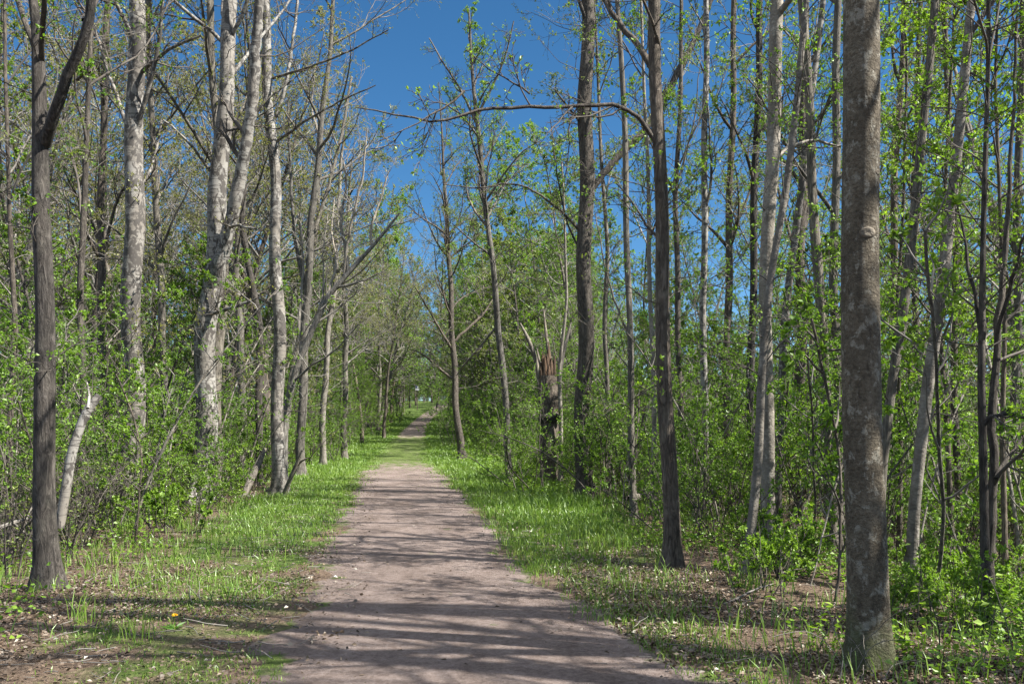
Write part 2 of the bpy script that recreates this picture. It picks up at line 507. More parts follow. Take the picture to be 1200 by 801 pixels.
def grass_amount(x, y):
    d = x - path_x(y); a = np.abs(d)
    left = (d < 0)
    w = np.where(left, np.interp(y, [0, 6, 9, 14, 20, 60, 200], [1.2, 1.5, 2.0, 2.2, 2.1, 3.6, 3.2]),
                 np.interp(y, [0, 6, 8, 10, 14, 20, 60, 200], [0.3, 0.5, 0.9, 1.7, 2.3, 2.5, 3.0, 3.0]))
    e = a - np.where(left, half_l(y), half_r(y))
    return sstep(-0.30, 0.12, e + 0.30 * (patchy(x, y, 2.1, 7) - 0.5)) * (1 - sstep(w * 0.7, w * 1.25, e))


def overgrown(y):
    return np.interp(y, [0, 28, 34, 42, 60, 66, 72, 82, 95, 200], [0, 0.12, 0.45, 0.85, 0.85, 0.6, 0.15, 0.2, 0.22, 0.3])


def grid_axis(lo, hi, near, n):
    t = np.linspace(-1, 1, n)
    k = 4.2
    a = np.sinh(k * t) / np.sinh(k)
    return np.where(a < 0, near + a * (near - lo), near + a * (hi - near))


gx = grid_axis(-420, 420, 0.0, 281)
gy = grid_axis(-120, 900, 9.0, 321)
XX, YY = np.meshgrid(gx, gy)
ZZ = terrain(XX, np.clip(YY, -59, 450))
mb = MB()
nx, ny = len(gx), len(gy)
I = (np.arange(ny - 1)[:, None] * nx + np.arange(nx - 1)[None]).ravel()
mb.add(np.stack([XX, YY, ZZ], -1).reshape(-1, 3), np.stack([I, I + 1, I + nx + 1, I + nx], -1), 0, np.maximum(grass_amount(XX, YY) * np.interp(YY, [5, 9, 14, 20], [0.42, 0.52, 0.8, 1.0]), np.interp(YY, [12, 40, 80], [0.15, 0.55, 0.95])).ravel())
tag(mb.obj('ground', [ground_material()]), kind='structure')

py_ = np.concatenate([np.arange(-8, 40, 0.2), np.arange(40, 174, 0.6)])
nc = 25
u = np.linspace(-1, 1, nc)
wl = half_l(py_) + 0.13 * np.sin(py_ * 1.3) + 0.10 * np.sin(py_ * 3.1 + 1) + 0.06 * np.sin(py_ * 7.3) + 0.05 * np.sin(py_ * 13.7)
wr = half_r(py_) + 0.14 * np.sin(py_ * 0.9 + 2) + 0.10 * np.sin(py_ * 2.7) + 0.06 * np.sin(py_ * 6.1 + 1) + 0.05 * np.sin(py_ * 14.9)
half = np.where(u[None] < 0, wl[:, None], wr[:, None])
PX = path_x(py_)[:, None] + u[None] * half
PYY = np.repeat(py_[:, None], nc, 1)
PZ = np.interp(PYY, _ys, _cz) + 0.006 + 0.012 * (PYY > 40) + 0.012 * np.clip((1 - np.abs(u[None]) ** 2), 0, 1) + 0.006 * _n2(PX * 2.2, PYY * 2.2) - 0.03 * (np.abs(u[None]) > 0.99)
mb = MB()
I = (np.arange(len(py_) - 1)[:, None] * nc + np.arange(nc - 1)[None]).ravel()
ov = np.clip(overgrown(PYY) + 0.50 * sstep(0.62, 1.0, np.abs(u[None])) * np.ones_like(PYY), 0, 1)
mb.add(np.stack([PX, PYY, PZ], -1).reshape(-1, 3), np.stack([I, I + 1, I + nc + 1, I + nc], -1), 0, ov.ravel())
tag(mb.obj('path', [path_material()]), kind='structure')


# ---------------------------------------------------------------- grass, litter, ground cover (stuff)
def in_view(x, y, m=0.06):
    return np.abs(x) < (0.6 + m) * y + 0.8


def scatter(n, y0, y1, x0, x1, prob, pw=1.0):
    """random ground points with density ~ y**-pw between y0 and y1 that pass prob(x,y)"""
    t = rng.uniform(size=n)
    if abs(pw - 1) < 1e-3:
        y = y0 * (y1 / y0) ** t
    else:
        q = 1 - pw
        y = (y0 ** q + t * (y1 ** q - y0 ** q)) ** (1 / q)
    c = path_x(y)
    x = c + rng.uniform(x0, x1, n)
    k = (rng.uniform(size=n) < prob(x, y)) & in_view(x, y)
    return x[k], y[k]


def blades(mb, x, y, h, w, tint, lean=0.35):
    n = len(x)
    z = terrain(x, y) - 0.01
    p0 = np.stack([x, y, z], -1)
    a = rng.uniform(0, 6.283, n); s = np.stack([np.cos(a), np.sin(a), 0 * a], -1)
    b = rng.uniform(0, 6.283, n); ln = np.stack([np.cos(b), np.sin(b), 0 * b], -1) * (rng.uniform(0.2, 1, n) * lean)[:, None]
    H = h[:, None]; W = w[:, None]
    m1 = p0 + np.array([0, 0, 1.0]) * H * 0.55 + ln * H * 0.35
    m2 = p0 + np.array([0, 0, 1.0]) * H * (1 - 0.35 * np.linalg.norm(ln, axis=1, keepdims=True)) + ln * H
    V = np.stack([p0 - s * W, p0 + s * W, m1 + s * W * 0.8, m1 - s * W * 0.8, m2 + s * W * 0.12, m2 - s * W * 0.12], 1)
    base = (np.arange(n) * 6)[:, None]
    F = np.stack([base + np.array([0, 1, 2, 3]), base + np.array([3, 2, 4, 5])], 1)
    mb.add(V.reshape(-1, 3), F.reshape(-1, 4), 0, np.repeat(tint, 6))


mb = MB()
# verge sward
x, y = scatter(420000, 3.6, 110, -6.5, 6.0, lambda x, y: grass_amount(x, y) * np.interp(y, [4, 8, 10, 14], [0.6, 0.68, 0.85, 1.0]) * np.where((y < 13), 0.10 + 0.90 * sstep(0.35, 0.8, patchy(x, y, 1.3)), 0.35 + 0.65 * patchy(x, y, 1.1)), 0.9)
hgt = np.where(x < path_x(y), np.interp(y, [4, 8, 14], [0.035, 0.045, 0.06]), np.interp(y, [4, 8, 14], [0.06, 0.08, 0.10])) * rng.uniform(0.5, 1.6, len(x)) * np.interp(y, [4, 15, 60], [0.9, 1.1, 1.5])
blades(mb, x, y, hgt, 0.0028 + 0.00028 * y, np.where(rng.uniform(size=len(x)) < np.where(y < 13, 0.22, 0.06), 1.0, np.clip(0.5 + 0.35 * (patchy(x, y, 0.6, 3) - 0.5) + rng.normal(0, 0.2, len(x)), 0, 0.9)), 0.6)
# grass growing across the path
x, y = scatter(90000, 22, 130, -1.7, 1.7, lambda x, y: np.clip(overgrown(y) * 1.1 * patchy(x, y, 1.4, 5), 0, 1), 1.0)
blades(mb, x, y, 0.06 * rng.uniform(0.5, 1.5, len(x)), 0.003 + 0.0003 * y, np.clip(rng.normal(0.55, 0.2, len(x)), 0, 1), 0.7)
# taller tufts by the right edge and about the trees
tx, ty = scatter(2600, 6.0, 60, -7, 8, lambda x, y: np.where(x > path_x(y), np.interp(y, [6, 10, 14], [0.25, 0.5, 0.9]), np.interp(y, [6, 10, 16], [0.05, 0.12, 0.4])) * (np.abs(x - path_x(y)) > 1.7) * sstep(0.35, 0.7, patchy(x, y, 0.8, 9)), 0.7)
k = 26
x = np.repeat(tx, k) + rng.normal(0, 0.09, len(tx) * k); y = np.repeat(ty, k) + rng.normal(0, 0.09, len(tx) * k)
blades(mb, x, y, rng.uniform(0.10, 0.34, len(x)), 0.003 + 0.00022 * y, np.clip(np.repeat(rng.normal(0.5, 0.15, len(tx)), k) + rng.normal(0, 0.15, len(x)), 0, 0.95), 0.5)
# thin forest-floor grass
x, y = scatter(90000, 5.0, 45, -16, 20, lambda x, y: (np.abs(x - path_x(y)) > 1.6) * sstep(0.4, 0.8, patchy(x, y, 0.7, 21)), 0.6)
blades(mb, x, y, rng.uniform(0.06, 0.26, len(x)), 0.003 + 0.0003 * y, np.clip(rng.normal(0.5, 0.22, len(x)), 0, 1), 0.6)
tag(mb.obj('grass', [GRASS], smooth=()), kind='stuff')


def litter_pts(mb, x, y, size, lift=0.008):
    n = len(x)
    z = terrain(x, y) + rng.uniform(0.002, 0.03, n) * (np.abs(x - path_x(y)) > 1.4) + lift
    a = rng.uniform(0, 6.283, n)
    D = np.stack([np.cos(a), np.sin(a), rng.normal(0, 0.22, n)], -1)
    leaves(mb, np.stack([x, y, z], -1), D, size, 0, up=1.1, wide=0.7)


mb = MB()
x, y = scatter(200000, 3.6, 40, -12, 16, lambda x, y: (np.abs(x - path_x(y)) > 1.5) * (1 - np.interp(y, [5, 9, 13, 20], [0.15, 0.3, 0.6, 0.85]) * grass_amount(x, y)) * (0.3 + 0.7 * patchy(x, y, 0.9, 4)), 0.8)
litter_pts(mb, x, y, rng.uniform(0.015, 0.048, len(x)) * np.interp(y, [4, 30], [0.85, 1.6]))
x, y = scatter(110000, 3.6, 14, 1.2, 8, lambda x, y: (x - path_x(y) > half_r(y) - 0.1) * sstep(0.25, 0.6, patchy(x, y, 0.9, 4)), 0.5)
litter_pts(mb, x, y, rng.uniform(0.014, 0.045, len(x)))
x, y = scatter(70000, 3.6, 12, -8, -1.3, lambda x, y: (path_x(y) - x > half_l(y) - 0.1) * sstep(0.3, 0.7, patchy(x, y, 0.9, 14)), 0.5)
litter_pts(mb, x, y, rng.uniform(0.014, 0.042, len(x)))
x, y = scatter(22000, 3.6, 30, -1.6, 1.8, lambda x, y: 0.09 + 0.7 * sstep(0.6, 1.6, np.abs(x - path_x(y) - 0.25)) * sstep(0.3, 0.8, patchy(x, y, 1.4, 8)), 1.0)
litter_pts(mb, x, y, rng.uniform(0.015, 0.05, len(x)), 0.045)
x, y = scatter(5200, 3.8, 26, -9, 10, lambda x, y: np.where(np.abs(x - path_x(y)) < 1.3, 0.10, 0.8), 0.7)
n = len(x); a = rng.uniform(0, 6.283, n); L = rng.uniform(0.06, 0.34, n) * np.where(np.abs(x - path_x(y)) < 1.3, 0.5, 1.0)
zt = terrain(x, y) + np.where(np.abs(x - path_x(y)) < 1.5, 0.045, 0.02)
P, Rr = sweep(rng, np.stack([x, y, zt], -1), np.stack([np.cos(a), np.sin(a), 0.04 * rng.normal(size=n)], -1), L, 0.0025 + 0.008 * L, 0.0012 + 0.003 * L, 4, 0.09, 0.0)
tubes(mb, P, Rr, 4, 1)
tag(mb.obj('leaf_litter', [LITTER, TWIG_GREY], smooth=(1,)), kind='stuff')

# low leafy ground cover
mb = MB()
hx, hy = scatter(5200, 4.6, 60, -20, 24, lambda x, y: (np.abs(x - path_x(y)) > np.where(x > path_x(y), np.interp(y, [4, 8, 14], [1.8, 2.4, 2.6]), 3.4)) * sstep(0.38, 0.62, patchy(x, y, 0.55, 31)), 0.55)
k = 22
cx_ = np.repeat(hx, k) + rng.normal(0, 0.16, len(hx) * k); cy_ = np.repeat(hy, k) + rng.normal(0, 0.16, len(hx) * k)
cz_ = terrain(cx_, cy_) + np.abs(rng.normal(0.0, 1, len(cx_))) * 0.14 + 0.03
a = rng.uniform(0, 6.283, len(cx_))
leaves(mb, np.stack([cx_, cy_, cz_], -1), np.stack([np.cos(a), np.sin(a), rng.normal(0.1, 0.3, len(a))], -1),
       rng.uniform(0.03, 0.075, len(a)) * np.interp(cy_, [5, 40], [0.8, 1.6]), 0, up=0.9, wide=0.8,
       tint0=np.repeat(rng.uniform(0.2, 0.9, len(hx)), k))
hx, hy = scatter(900, 5.4, 13, 2.2, 8, lambda x, y: (x - path_x(y) > np.interp(y, [5, 8, 12], [2.3, 2.6, 3.0])) * sstep(0.3, 0.6, patchy(x, y, 0.8, 61)), 0.3)
k = 26
cx_ = np.repeat(hx, k) + rng.normal(0, 0.13, len(hx) * k); cy_ = np.repeat(hy, k) + rng.normal(0, 0.13, len(hx) * k)
cz_ = terrain(cx_, cy_) + np.abs(rng.normal(0.0, 1, len(cx_))) * 0.11 + 0.02
a = rng.uniform(0, 6.283, len(cx_))
leaves(mb, np.stack([cx_, cy_, cz_], -1), np.stack([np.cos(a), np.sin(a), rng.normal(0.1, 0.3, len(a))], -1), rng.uniform(0.025, 0.06, len(a)), 0, up=0.9, wide=0.75,
       tint0=np.repeat(rng.uniform(0.2, 0.9, len(hx)), k))
tag(mb.obj('ground_cover', [LEAF_FRESH], smooth=()), kind='stuff')


# ---------------------------------------------------------------- hero trees
def resample(P, w, n):
    P = np.asarray(P, float); w = np.asarray(w, float)
    s = np.concatenate([[0], np.cumsum(np.linalg.norm(np.diff(P, axis=0), axis=1))])
    t = np.linspace(0, s[-1], n)
    Q = np.stack([np.interp(t, s, P[:, k]) for k in range(3)], -1)
    r = np.interp(t, s, w)
    for _ in range(2):   # round the corners
        Q[1:-1] = 0.25 * Q[:-2] + 0.5 * Q[1:-1] + 0.25 * Q[2:]
    return Q, r


def px_line(pts, Y, base=None, depth=0.0, r=None):
    """pixel polyline [(px, py, width px)] at distance Y -> world points, radii; depth lets the line run away from or toward us"""
    P = []; w = []
    n = len(pts)
    for i, (px, py, wd) in enumerate(pts):
        Yi = Y + depth * i / max(n - 1, 1)
        P.append(at(px, py, Yi)); w.append(wd / 2 / FPX * Yi)
    return np.array(P), np.array(w)


HERO = []


def hero(name, label, trunk, Y=None, H=15.0, limbs=(), bark=B_GREY, twig=TWIG, leafm=LEAF_OLIVE, crown_from=None, n_limb=9, limb_len=3.2,
         nb=6, nt=6, nf=3, nl=6, leaf=0.043, leafed=0.6, flare=1.22, cat='tree', seed=1, spread=0.75, S=18, own=(), lumpy=0.045,
         top=True, group=None, tint0=None, sprigs=16, sprig_from=1.8):
    r = np.random.default_rng(seed * 101 + 5)
    if Y is None:
        Y = on_ground(trunk[0][0], trunk[0][1])
    P, w = px_line(trunk, Y); w = w * 0.84
    gz = float(terrain(P[0, 0], P[0, 1]))
    P[0, 2] = gz - 0.05
    P[1:, 1] += np.cumsum(r.normal(0, 0.02, len(P) - 1)) * np.linalg.norm(np.diff(P, axis=0), axis=1)
    if top:
        d = P[-1] - P[-2]; d = d / np.linalg.norm(d); d = norm(d * 0.6 + np.array([0, 0, 0.4]))
        zt = gz + H
        left = max(zt - P[-1, 2], 1.0)
        n = 7
        q = P[-1].copy(); w0 = w[-1]
        ext = []; we = []
        for i in range(n):
            d = norm(d + r.normal(0, 0.07, 3) + np.array([0, 0, 0.06]))
            q = q + d * left / n
            ext.append(q.copy()); we.append(w0 * (1 - 0.88 * (i + 1) / n))
        P = np.vstack([P, ext]); w = np.concatenate([w, we])
    tl = np.linalg.norm(np.diff(P, axis=0), axis=1).sum()
    Q, rad = resample(P, w, max(int(tl / 0.12), 12))
    Q[1:-1, :2] += (0.08 if name == 'broad_grey_tree' else 0.25) * rad[1:-1, None] * np.stack([np.sin(Q[1:-1, 2] * 1.7 + seed), np.cos(Q[1:-1, 2] * 1.3 + seed * 2)], -1)
    h = Q[:, 2] - gz
    rad = rad * (1 + (flare - 1) * np.exp(-np.maximum(h, 0) / 0.22))
    O = np.array([Q[0, 0], Q[0, 1], gz])
    root = empty(name, O)
    tag(root, label, cat, group)
    kids_ = []
    mb = MB(); tubes(mb, (Q - O), rad, max(S, 14), 0, lumpy, seed, root=0.25 if name == 'broad_grey_tree' else 0.55)
    kids_.append(mb.obj('trunk', [bark], root))
    # limbs given by hand, then grown ones
    LP = []; LR = []; LL = []; HL = []; SH = []
    for spec in limbs:
        pts, dep, tw = spec[0], spec[1], (spec[2] if len(spec) > 2 else 1)
        A, aw = px_line(pts, Y, depth=dep); aw = aw * 0.85
        if abs(pts[0][0] - np.interp(-pts[0][1], [-t_[1] for t_ in trunk], [t_[0] for t_ in trunk])) < 30 + trunk[0][2]:
            A[0, 1] = np.interp(A[0, 2], Q[:, 2], Q[:, 1])
        else:
            A[:, 1] += HL[-1 if pts[0][0] < 600 else -2][0][-3 if pts[0][0] < 600 else -5][1] - A[0, 1]
        if spec[3] if len(spec) > 3 else False:      # runs on past the picture's edge
            dd = norm(A[-1] - A[-2])
            for i in range(5):
                dd = norm(dd + r.normal(0, 0.08, 3) + np.array([0, 0, 0.05]))
                A = np.vstack([A, A[-1] + dd * 0.9]); aw = np.append(aw, aw[-1] * (0.78))
        B, bw = resample(A, aw, max(int(np.linalg.norm(np.diff(A, axis=0), axis=1).sum() / 0.18), 8))
        B[1:-1] += r.normal(0, 1, (len(B) - 2, 3)) * (0.07 * bw[1:-1, None] + 0.007)
        mb = MB(); tubes(mb, B - O, bw, 9, 0, lumpy, seed + 3)
        kids_.append(mb.obj('limb', [bark], root))
        if tw:
            idx = np.linspace(0, len(B) - 1, 9).astype(int)
            ln_ = np.linalg.norm(np.diff(B, axis=0), axis=1).sum()
            HL.append((B[idx], bw[idx], max(ln_ * tw, min(1.6, ln_)), tw))
    if n_limb:
        zc = crown_from if crown_from is not None else H * 0.4
        zs = gz + np.sort(r.uniform(zc, H * 0.96, n_limb))
        s = np.stack([np.interp(zs, Q[:, 2], Q[:, k]) for k in range(3)], -1)
        tr = np.interp(zs, Q[:, 2], rad)
        az = np.arange(n_limb) * 2.4 + r.uniform(0, 6.28)
        el = r.uniform(0.45, 1.0, n_limb)
        d = np.stack([np.cos(az) * np.cos(el), np.sin(az) * np.cos(el), np.sin(el)], -1) * np.array([spread, spread, 1])
        ll = limb_len * r.uniform(0.6, 1.2, n_limb) * np.interp(zs, [gz + zc, gz + H], [1.1, 0.55])
        q = np.minimum(tr * 0.55, 0.05); q = np.maximum(q, 0.012)
        GP, GR = sweep(r, s, d, ll, q, q * 0.25, 8, 0.10, 0.05)
        for i in range(n_limb):
            mb = MB(); tubes(mb, GP[i] - O, GR[i], 7, 0)
            kids_.append(mb.obj('limb', [bark if q[i] > 0.03 else twig], root))
            if Y < 16 and O[0] > 0 and GP[i][0, 2] > CAM_H + 0.56 * Y:
                SH.append((GP[i], GR[i], ll[i]))
            else:
                LP.append(GP[i]); LR.append(GR[i]); LL.append(ll[i])
    small = None
    if sprigs:
        m_ = sprigs
        top_z = min(gz + H * 0.9, CAM_H + 0.56 * Y + 1.5)
        zs = np.sort(r.uniform(gz + sprig_from, max(top_z, gz + sprig_from + 1), m_))
        s = np.stack([np.interp(zs, Q[:, 2], Q[:, k]) for k in range(3)], -1)
        az = r.uniform(0, 6.28, m_); el = r.uniform(-0.1, 0.9, m_)
        d = np.stack([np.cos(az) * np.cos(el), np.sin(az) * np.cos(el), np.sin(el)], -1)
        ll = r.uniform(0.5, 1.0, m_) * (0.7 + 0.06 * Y)
        q = np.full(m_, 0.005 + 0.0003 * Y)
        SP, SR = sweep(r, s, d, ll, q, q * 0.3, 8, 0.13, 0.03)
        small = (SP, SR, ll)
    if LP or HL or SH:
        mb = MB()
        if small is not None:
            tubes(mb, small[0] - O, small[1], 4, 0)
            flesh_out(mb, r, small[0] - O, small[1], small[2], 4, 3, 2, 3, leaf, min(leafed * 1.2, 1), 0.0022, 0, 1, tint0=tint0)
        if LP:
            flesh_out(mb, r, np.array(LP) - O, np.array(LR), np.array(LL), nb, nt, nf, nl, leaf, leafed, 0.003, 0, 1, tint0=tint0)
        if HL:
            flesh_out(mb, r, np.array([h_[0] for h_ in HL]) - O, np.array([h_[1] for h_ in HL]), np.array([h_[2] for h_ in HL]), nb, nt, nf, min(nl, 2), leaf, leafed * 0.5, 0.003, 0, 1, tint0=tint0)
        if SH:
            flesh_out(mb, r, np.array([h_[0] for h_ in SH]) - O, np.array([h_[1] for h_ in SH]), np.array([h_[2] for h_ in SH]), 4, 3, 0, 2, leaf, 0.25, 0.003, 0, 1, tint0=tint0)
        kids_.append(mb.obj('crown', [twig, leafm], root))
    KIDS[root.name] = kids_
    HERO.append(root)
    return root, Q, rad, O


# right side -----------------------------------------------------------------
_r1, Q1, rad1, O1 = hero('broad_grey_tree', 'stout smooth grey trunk in the right foreground with a pale branch scar, thickest of all',
     [(1017, 782, 55), (1015, 700, 54), (1013, 500, 52), (1012, 300, 50), (1011, 120, 49), (1011, -40, 48)], H=15, bark=B_FORE, n_limb=7, crown_from=7.5,
     leafm=LEAF_FRESH, leafed=0.6, seed=1, sprigs=0, S=32, flare=1.22, lumpy=0.018)


def scar(root, Q, rad, O, px, py, size, seed, side=0.0):
    z = at(px, py, Q[0, 1])[2]
    c = np.array([np.interp(z, Q[:, 2], Q[:, k]) for k in range(3)]); rr = float(np.interp(z, Q[:, 2], rad))
    a = np.linspace(0, 2 * math.pi, 17)[:-1]
    ring = []
    fx = math.sin(side); fy = -math.cos(side)
    fwd = np.array([fx, fy, 0]); rt = np.array([-fy, fx, 0])
    for (k, out) in ((1.3, -0.03), (1.0, 0.003), (0.72, 0.007), (0.45, 0.007), (0.2, 0.004), (0.01, 0.002)):
        for q in a:
            u_, v_ = math.cos(q) * size * k * 1.25, math.sin(q) * size * k * 0.85
            dep = math.sqrt(max(rr * rr - u_ * u_, 1e-6))
            ring.append(c + rt * u_ + fwd * (dep + out * size / 0.05) + np.array([0, 0, v_]))
    V = np.array(ring) - O
    n = 16
    F = []
    for i in range(5):
        for j in range(n):
            F.append((i * n + j, i * n + (j + 1) % n, (i + 1) * n + (j + 1) % n, (i + 1) * n + j))
    mb = MB(); mb.add(V, F, 0)
    KIDS[root.name].append(mb.obj('branch_scar', [B_SCAR], root))


scar(_r1, Q1, rad1, O1, 1008, 275, 0.042, 1, 0.05)
scar(_r1, Q1, rad1, O1, 1028, 204, 0.022, 2, 0.7)

hero('leaning_pale_tree', 'slender pale trunk leaning right, dark near its foot, right of the stout grey trunk',
     [(1064, 690, 17), (1072, 600, 16), (1081, 520, 16), (1094, 400, 16), (1107, 270, 14), (1122, 150, 13), (1134, 40, 12), (1140, -40, 11)],
     H=12, bark=B_PALE, n_limb=7, crown_from=5.5, leafm=LEAF_FRESH, leafed=0.8, seed=2, limb_len=2.4)
hero('slim_grey_tree', 'slim grey trunk rising half hidden behind the right edge of the stout grey trunk',
     [(1030, 676, 13), (1036, 560, 13), (1047, 440, 13), (1061, 330, 13), (1076, 220, 12), (1088, 100, 11), (1098, -30, 10)],
     Y=9.3, H=13, bark=B_GREY, n_limb=7, crown_from=5.0, leafm=LEAF_FRESH, leafed=0.7, seed=3, limb_len=2.4)
hero('twin_stemmed_tree', 'young brown tree of two thin close stems near the right edge of the view',
     [(1158, 735, 13), (1154, 650, 12), (1150, 540, 11), (1147, 440, 10), (1150, 360, 9), (1154, 250, 7), (1158, 100, 6), (1156, -30, 5)],
     H=7.5, bark=B_DARK, n_limb=5, crown_from=3.2, leafm=LEAF_FRESH, leafed=0.9, seed=4, limb_len=1.6, nl=4, leaf=0.05,
     limbs=[([(1159, 715, 12), (1163, 600, 12), (1165, 480, 11), (1168, 380, 9), (1180, 280, 7), (1186, 160, 5), (1192, 20, 4)], 0.3, 0.35),
            ([(1148, 500, 7), (1158, 488, 6), (1180, 485, 5), (1205, 488, 4)], -0.2, 0.3),
            ([(1165, 560, 6), (1180, 535, 5), (1204, 505, 4)], 0.2, 0.3),
            ([(1150, 400, 6), (1138, 330, 5), (1128, 260, 3), (1112, 210, 2)], 0.3, 0.5),
            ([(1167, 400, 6), (1185, 330, 5), (1203, 270, 3)], -0.3, 0.5)])
hero('dappled_tree', 'pale straight trunk striped by branch shadows, beside a slanting darker stem, right of centre',
     [(903, 652, 20), (901, 600, 19), (898, 500, 18), (897, 380, 18), (899, 260, 18), (905, 120, 18), (913, -40, 17)],
     H=15, bark=B_PALE, n_limb=7, crown_from=6.5, leafm=LEAF_FRESH, leafed=0.85, seed=5,
     limbs=[([(905, 190, 6), (925, 172, 5), (950, 160, 4), (985, 172, 3)], 0.4, 0.4)])
hero('slanting_stem_tree', 'slanting grey-brown stem that crosses behind the shadow-striped pale trunk',
     [(875, 672, 14), (881, 610, 13), (888, 540, 12), (893, 450, 11), (905, 330, 10), (922, 220, 10), (935, 120, 9), (950, -30, 8)],
     H=12, bark=B_PALE, n_limb=6, crown_from=5.5, leafm=LEAF_FRESH, leafed=0.85, seed=6, limb_len=2.2)
hero('lichen_barked_tree', 'upright brown-grey trunk right of the path, a long bare limb reaching left across sky',
     [(786, 664, 24), (784, 600, 22), (780, 480, 21), (777, 360, 20), (773, 230, 19), (769, 110, 17), (767, -40, 16)],
     H=14, bark=B_BROWN, n_limb=6, crown_from=6.2, leafm=LEAF_FRESH, leafed=0.85, seed=7,
     limbs=[([(771, 172, 7), (755, 140, 6), (736, 121, 5.5), (700, 123, 5), (645, 126, 4.5), (590, 124, 4.5), (560, 126, 4), (535, 140, 3.5), (505, 147, 3), (470, 134, 2.4), (440, 131, 2), (418, 126, 1.5)], -1.0, 0.12),
            ([(548, 133, 2.6), (528, 152, 2.2), (505, 163, 1.8), (478, 182, 1.4), (452, 190, 1)], -0.3, 0.2), ([(620, 126, 2.5), (600, 112, 2), (575, 100, 1.6), (556, 84, 1)], -0.2, 0.3),
            ([(771, 92, 11), (755, 62, 9), (738, 40, 8), (715, 15, 7), (700, -20, 6)], 0.8, 0.5, True),
            ([(773, 60, 5), (765, 20, 4), (745, -15, 3)], -0.4, 0.4),
            ([(776, 285, 4), (755, 260, 3), (738, 230, 2.5), (722, 215, 1.5)], 0.6, 0.4)])
hero('dark_ridged_tree', 'tall dark trunk with reddish ridged bark and one heavy limb slanting up to the right',
     [(683, 566, 23), (684, 500, 22), (685, 400, 22), (686, 280, 21), (687, 130, 20), (689, -40, 18)],
     Y=20, H=18, bark=B_DARK, n_limb=6, crown_from=11, leafm=LEAF_OLIVE, leafed=0.85, seed=8, limb_len=4,
     limbs=[([(687, 232, 10), (700, 212, 10), (722, 185, 10), (752, 158, 10), (775, 122, 10), (795, 85, 9), (815, 45, 8), (838, -10, 7)], 0.8, 0.18, True),
            ([(686, 150, 4), (665, 125, 3), (650, 105, 2)], -0.5, 0.5),
            ([(685, 275, 4), (655, 245, 3.2), (625, 222, 2.6), (595, 213, 2.2), (560, 222, 1.8), (520, 216, 1.3)], -1.0, 0.14),
            ([(684, 300, 3.5), (664, 262, 2.5), (652, 200, 1.8), (645, 140, 1.2)], 0.5, 0.3)])
hero('thin_grey_tree', 'thin straight grey stem between the dark ridged trunk and the lichen-barked trunk',
     [(743, 612, 10), (741, 520, 9.5), (738, 420, 9), (736, 300, 8.5), (733, 180, 8), (728, 60, 7), (722, -30, 6)],
     H=12, bark=B_GREY, n_limb=6, crown_from=5.5, leafm=LEAF_OLIVE, leafed=0.85, seed=9, limb_len=2.2,
     limbs=[([(738, 400, 3.5), (722, 360, 2.8), (706, 300, 2), (698, 250, 1.4)], 0.4, 0.5)])
hero('fan_topped_tree', 'thin young tree right of the path whose upper branches fan out against the open sky',
     [(598, 566, 10), (594, 500, 9.5), (588, 420, 9), (578, 320, 8), (567, 220, 7), (558, 135, 6), (552, 60, 4), (549, 10, 2.5)],
     H=13.6, top=False, bark=B_GREY, n_limb=15, crown_from=7.0, leafm=LEAF_FRESH, leafed=0.9, nl=4, leaf=0.05, seed=10, limb_len=2.0, spread=0.6,
     limbs=[([(559, 145, 4), (540, 105, 3.2), (520, 75, 2.5), (503, 45, 1.6)], 0.5, 0.6),
            ([(558, 140, 4), (575, 105, 3.2), (592, 70, 2.5), (602, 25, 1.6)], -0.5, 0.6),
            ([(560, 160, 3), (538, 130, 2.5), (515, 120, 1.5)], -0.8, 0.6),
            ([(569, 245, 3), (590, 215, 2.4), (615, 195, 1.5)], 0.8, 0.6),
            ([(575, 300, 3), (550, 280, 2.2), (530, 262, 1.4)], -0.5, 0.6),
            ([(584, 380, 3), (560, 410, 3), (545, 425, 2.5), (535, 440, 1.5)], 0.5, 0.3)])

# the broken snag
Ys = on_ground(645, 566)
gz = float(terrain((645 - CX) / FPX * Ys, Ys))
O = np.array([(645 - CX) / FPX * Ys, Ys, gz])
snag = empty('broken_snag', O); tag(snag, 'snapped-off dead trunk with torn orange wood and pale splinters, right of the path', 'dead tree')


def snag_line(pts, dep=0.0):
    A, w = px_line(pts, Ys, depth=dep); return A - O, w


mb = MB(); A, w = snag_line([(646, 582, 33), (645, 545, 27), (644, 505, 25), (643, 470, 24), (642, 440, 19)]); q, r_ = resample(A, w, 22); tubes(mb, q, r_, 16, 0, 0.14, 3); mb.obj('trunk', [B_BROWN], snag)
rs = np.random.default_rng(44)
for i in range(15):     # torn slabs of heartwood standing up from the break
    a_ = i * 2.4; off = 7.8 * math.sqrt((i + 0.5) / 15)
    ox, oy = math.cos(a_) * off, math.sin(a_) * off * Ys / FPX
    t_ = rs.uniform(405, 452) if i > 2 else rs.uniform(398, 415)
    b_ = rs.uniform(455, 500)
    A, w = snag_line([(642 + ox, b_, rs.uniform(7, 10)), (642 + ox * 1.04, (b_ + t_) / 2, rs.uniform(6, 9)), (641 + ox * 1.1, t_ + 8, rs.uniform(3, 5)), (641 + ox * 1.25, t_, 0.6)])
    A[:, 1] += oy
    q, r_ = resample(A, w, 12); mb = MB(); tubes(mb, q, r_, 6, 0, 0.22, 60 + i); mb.obj('torn_wood', [TORN], snag)
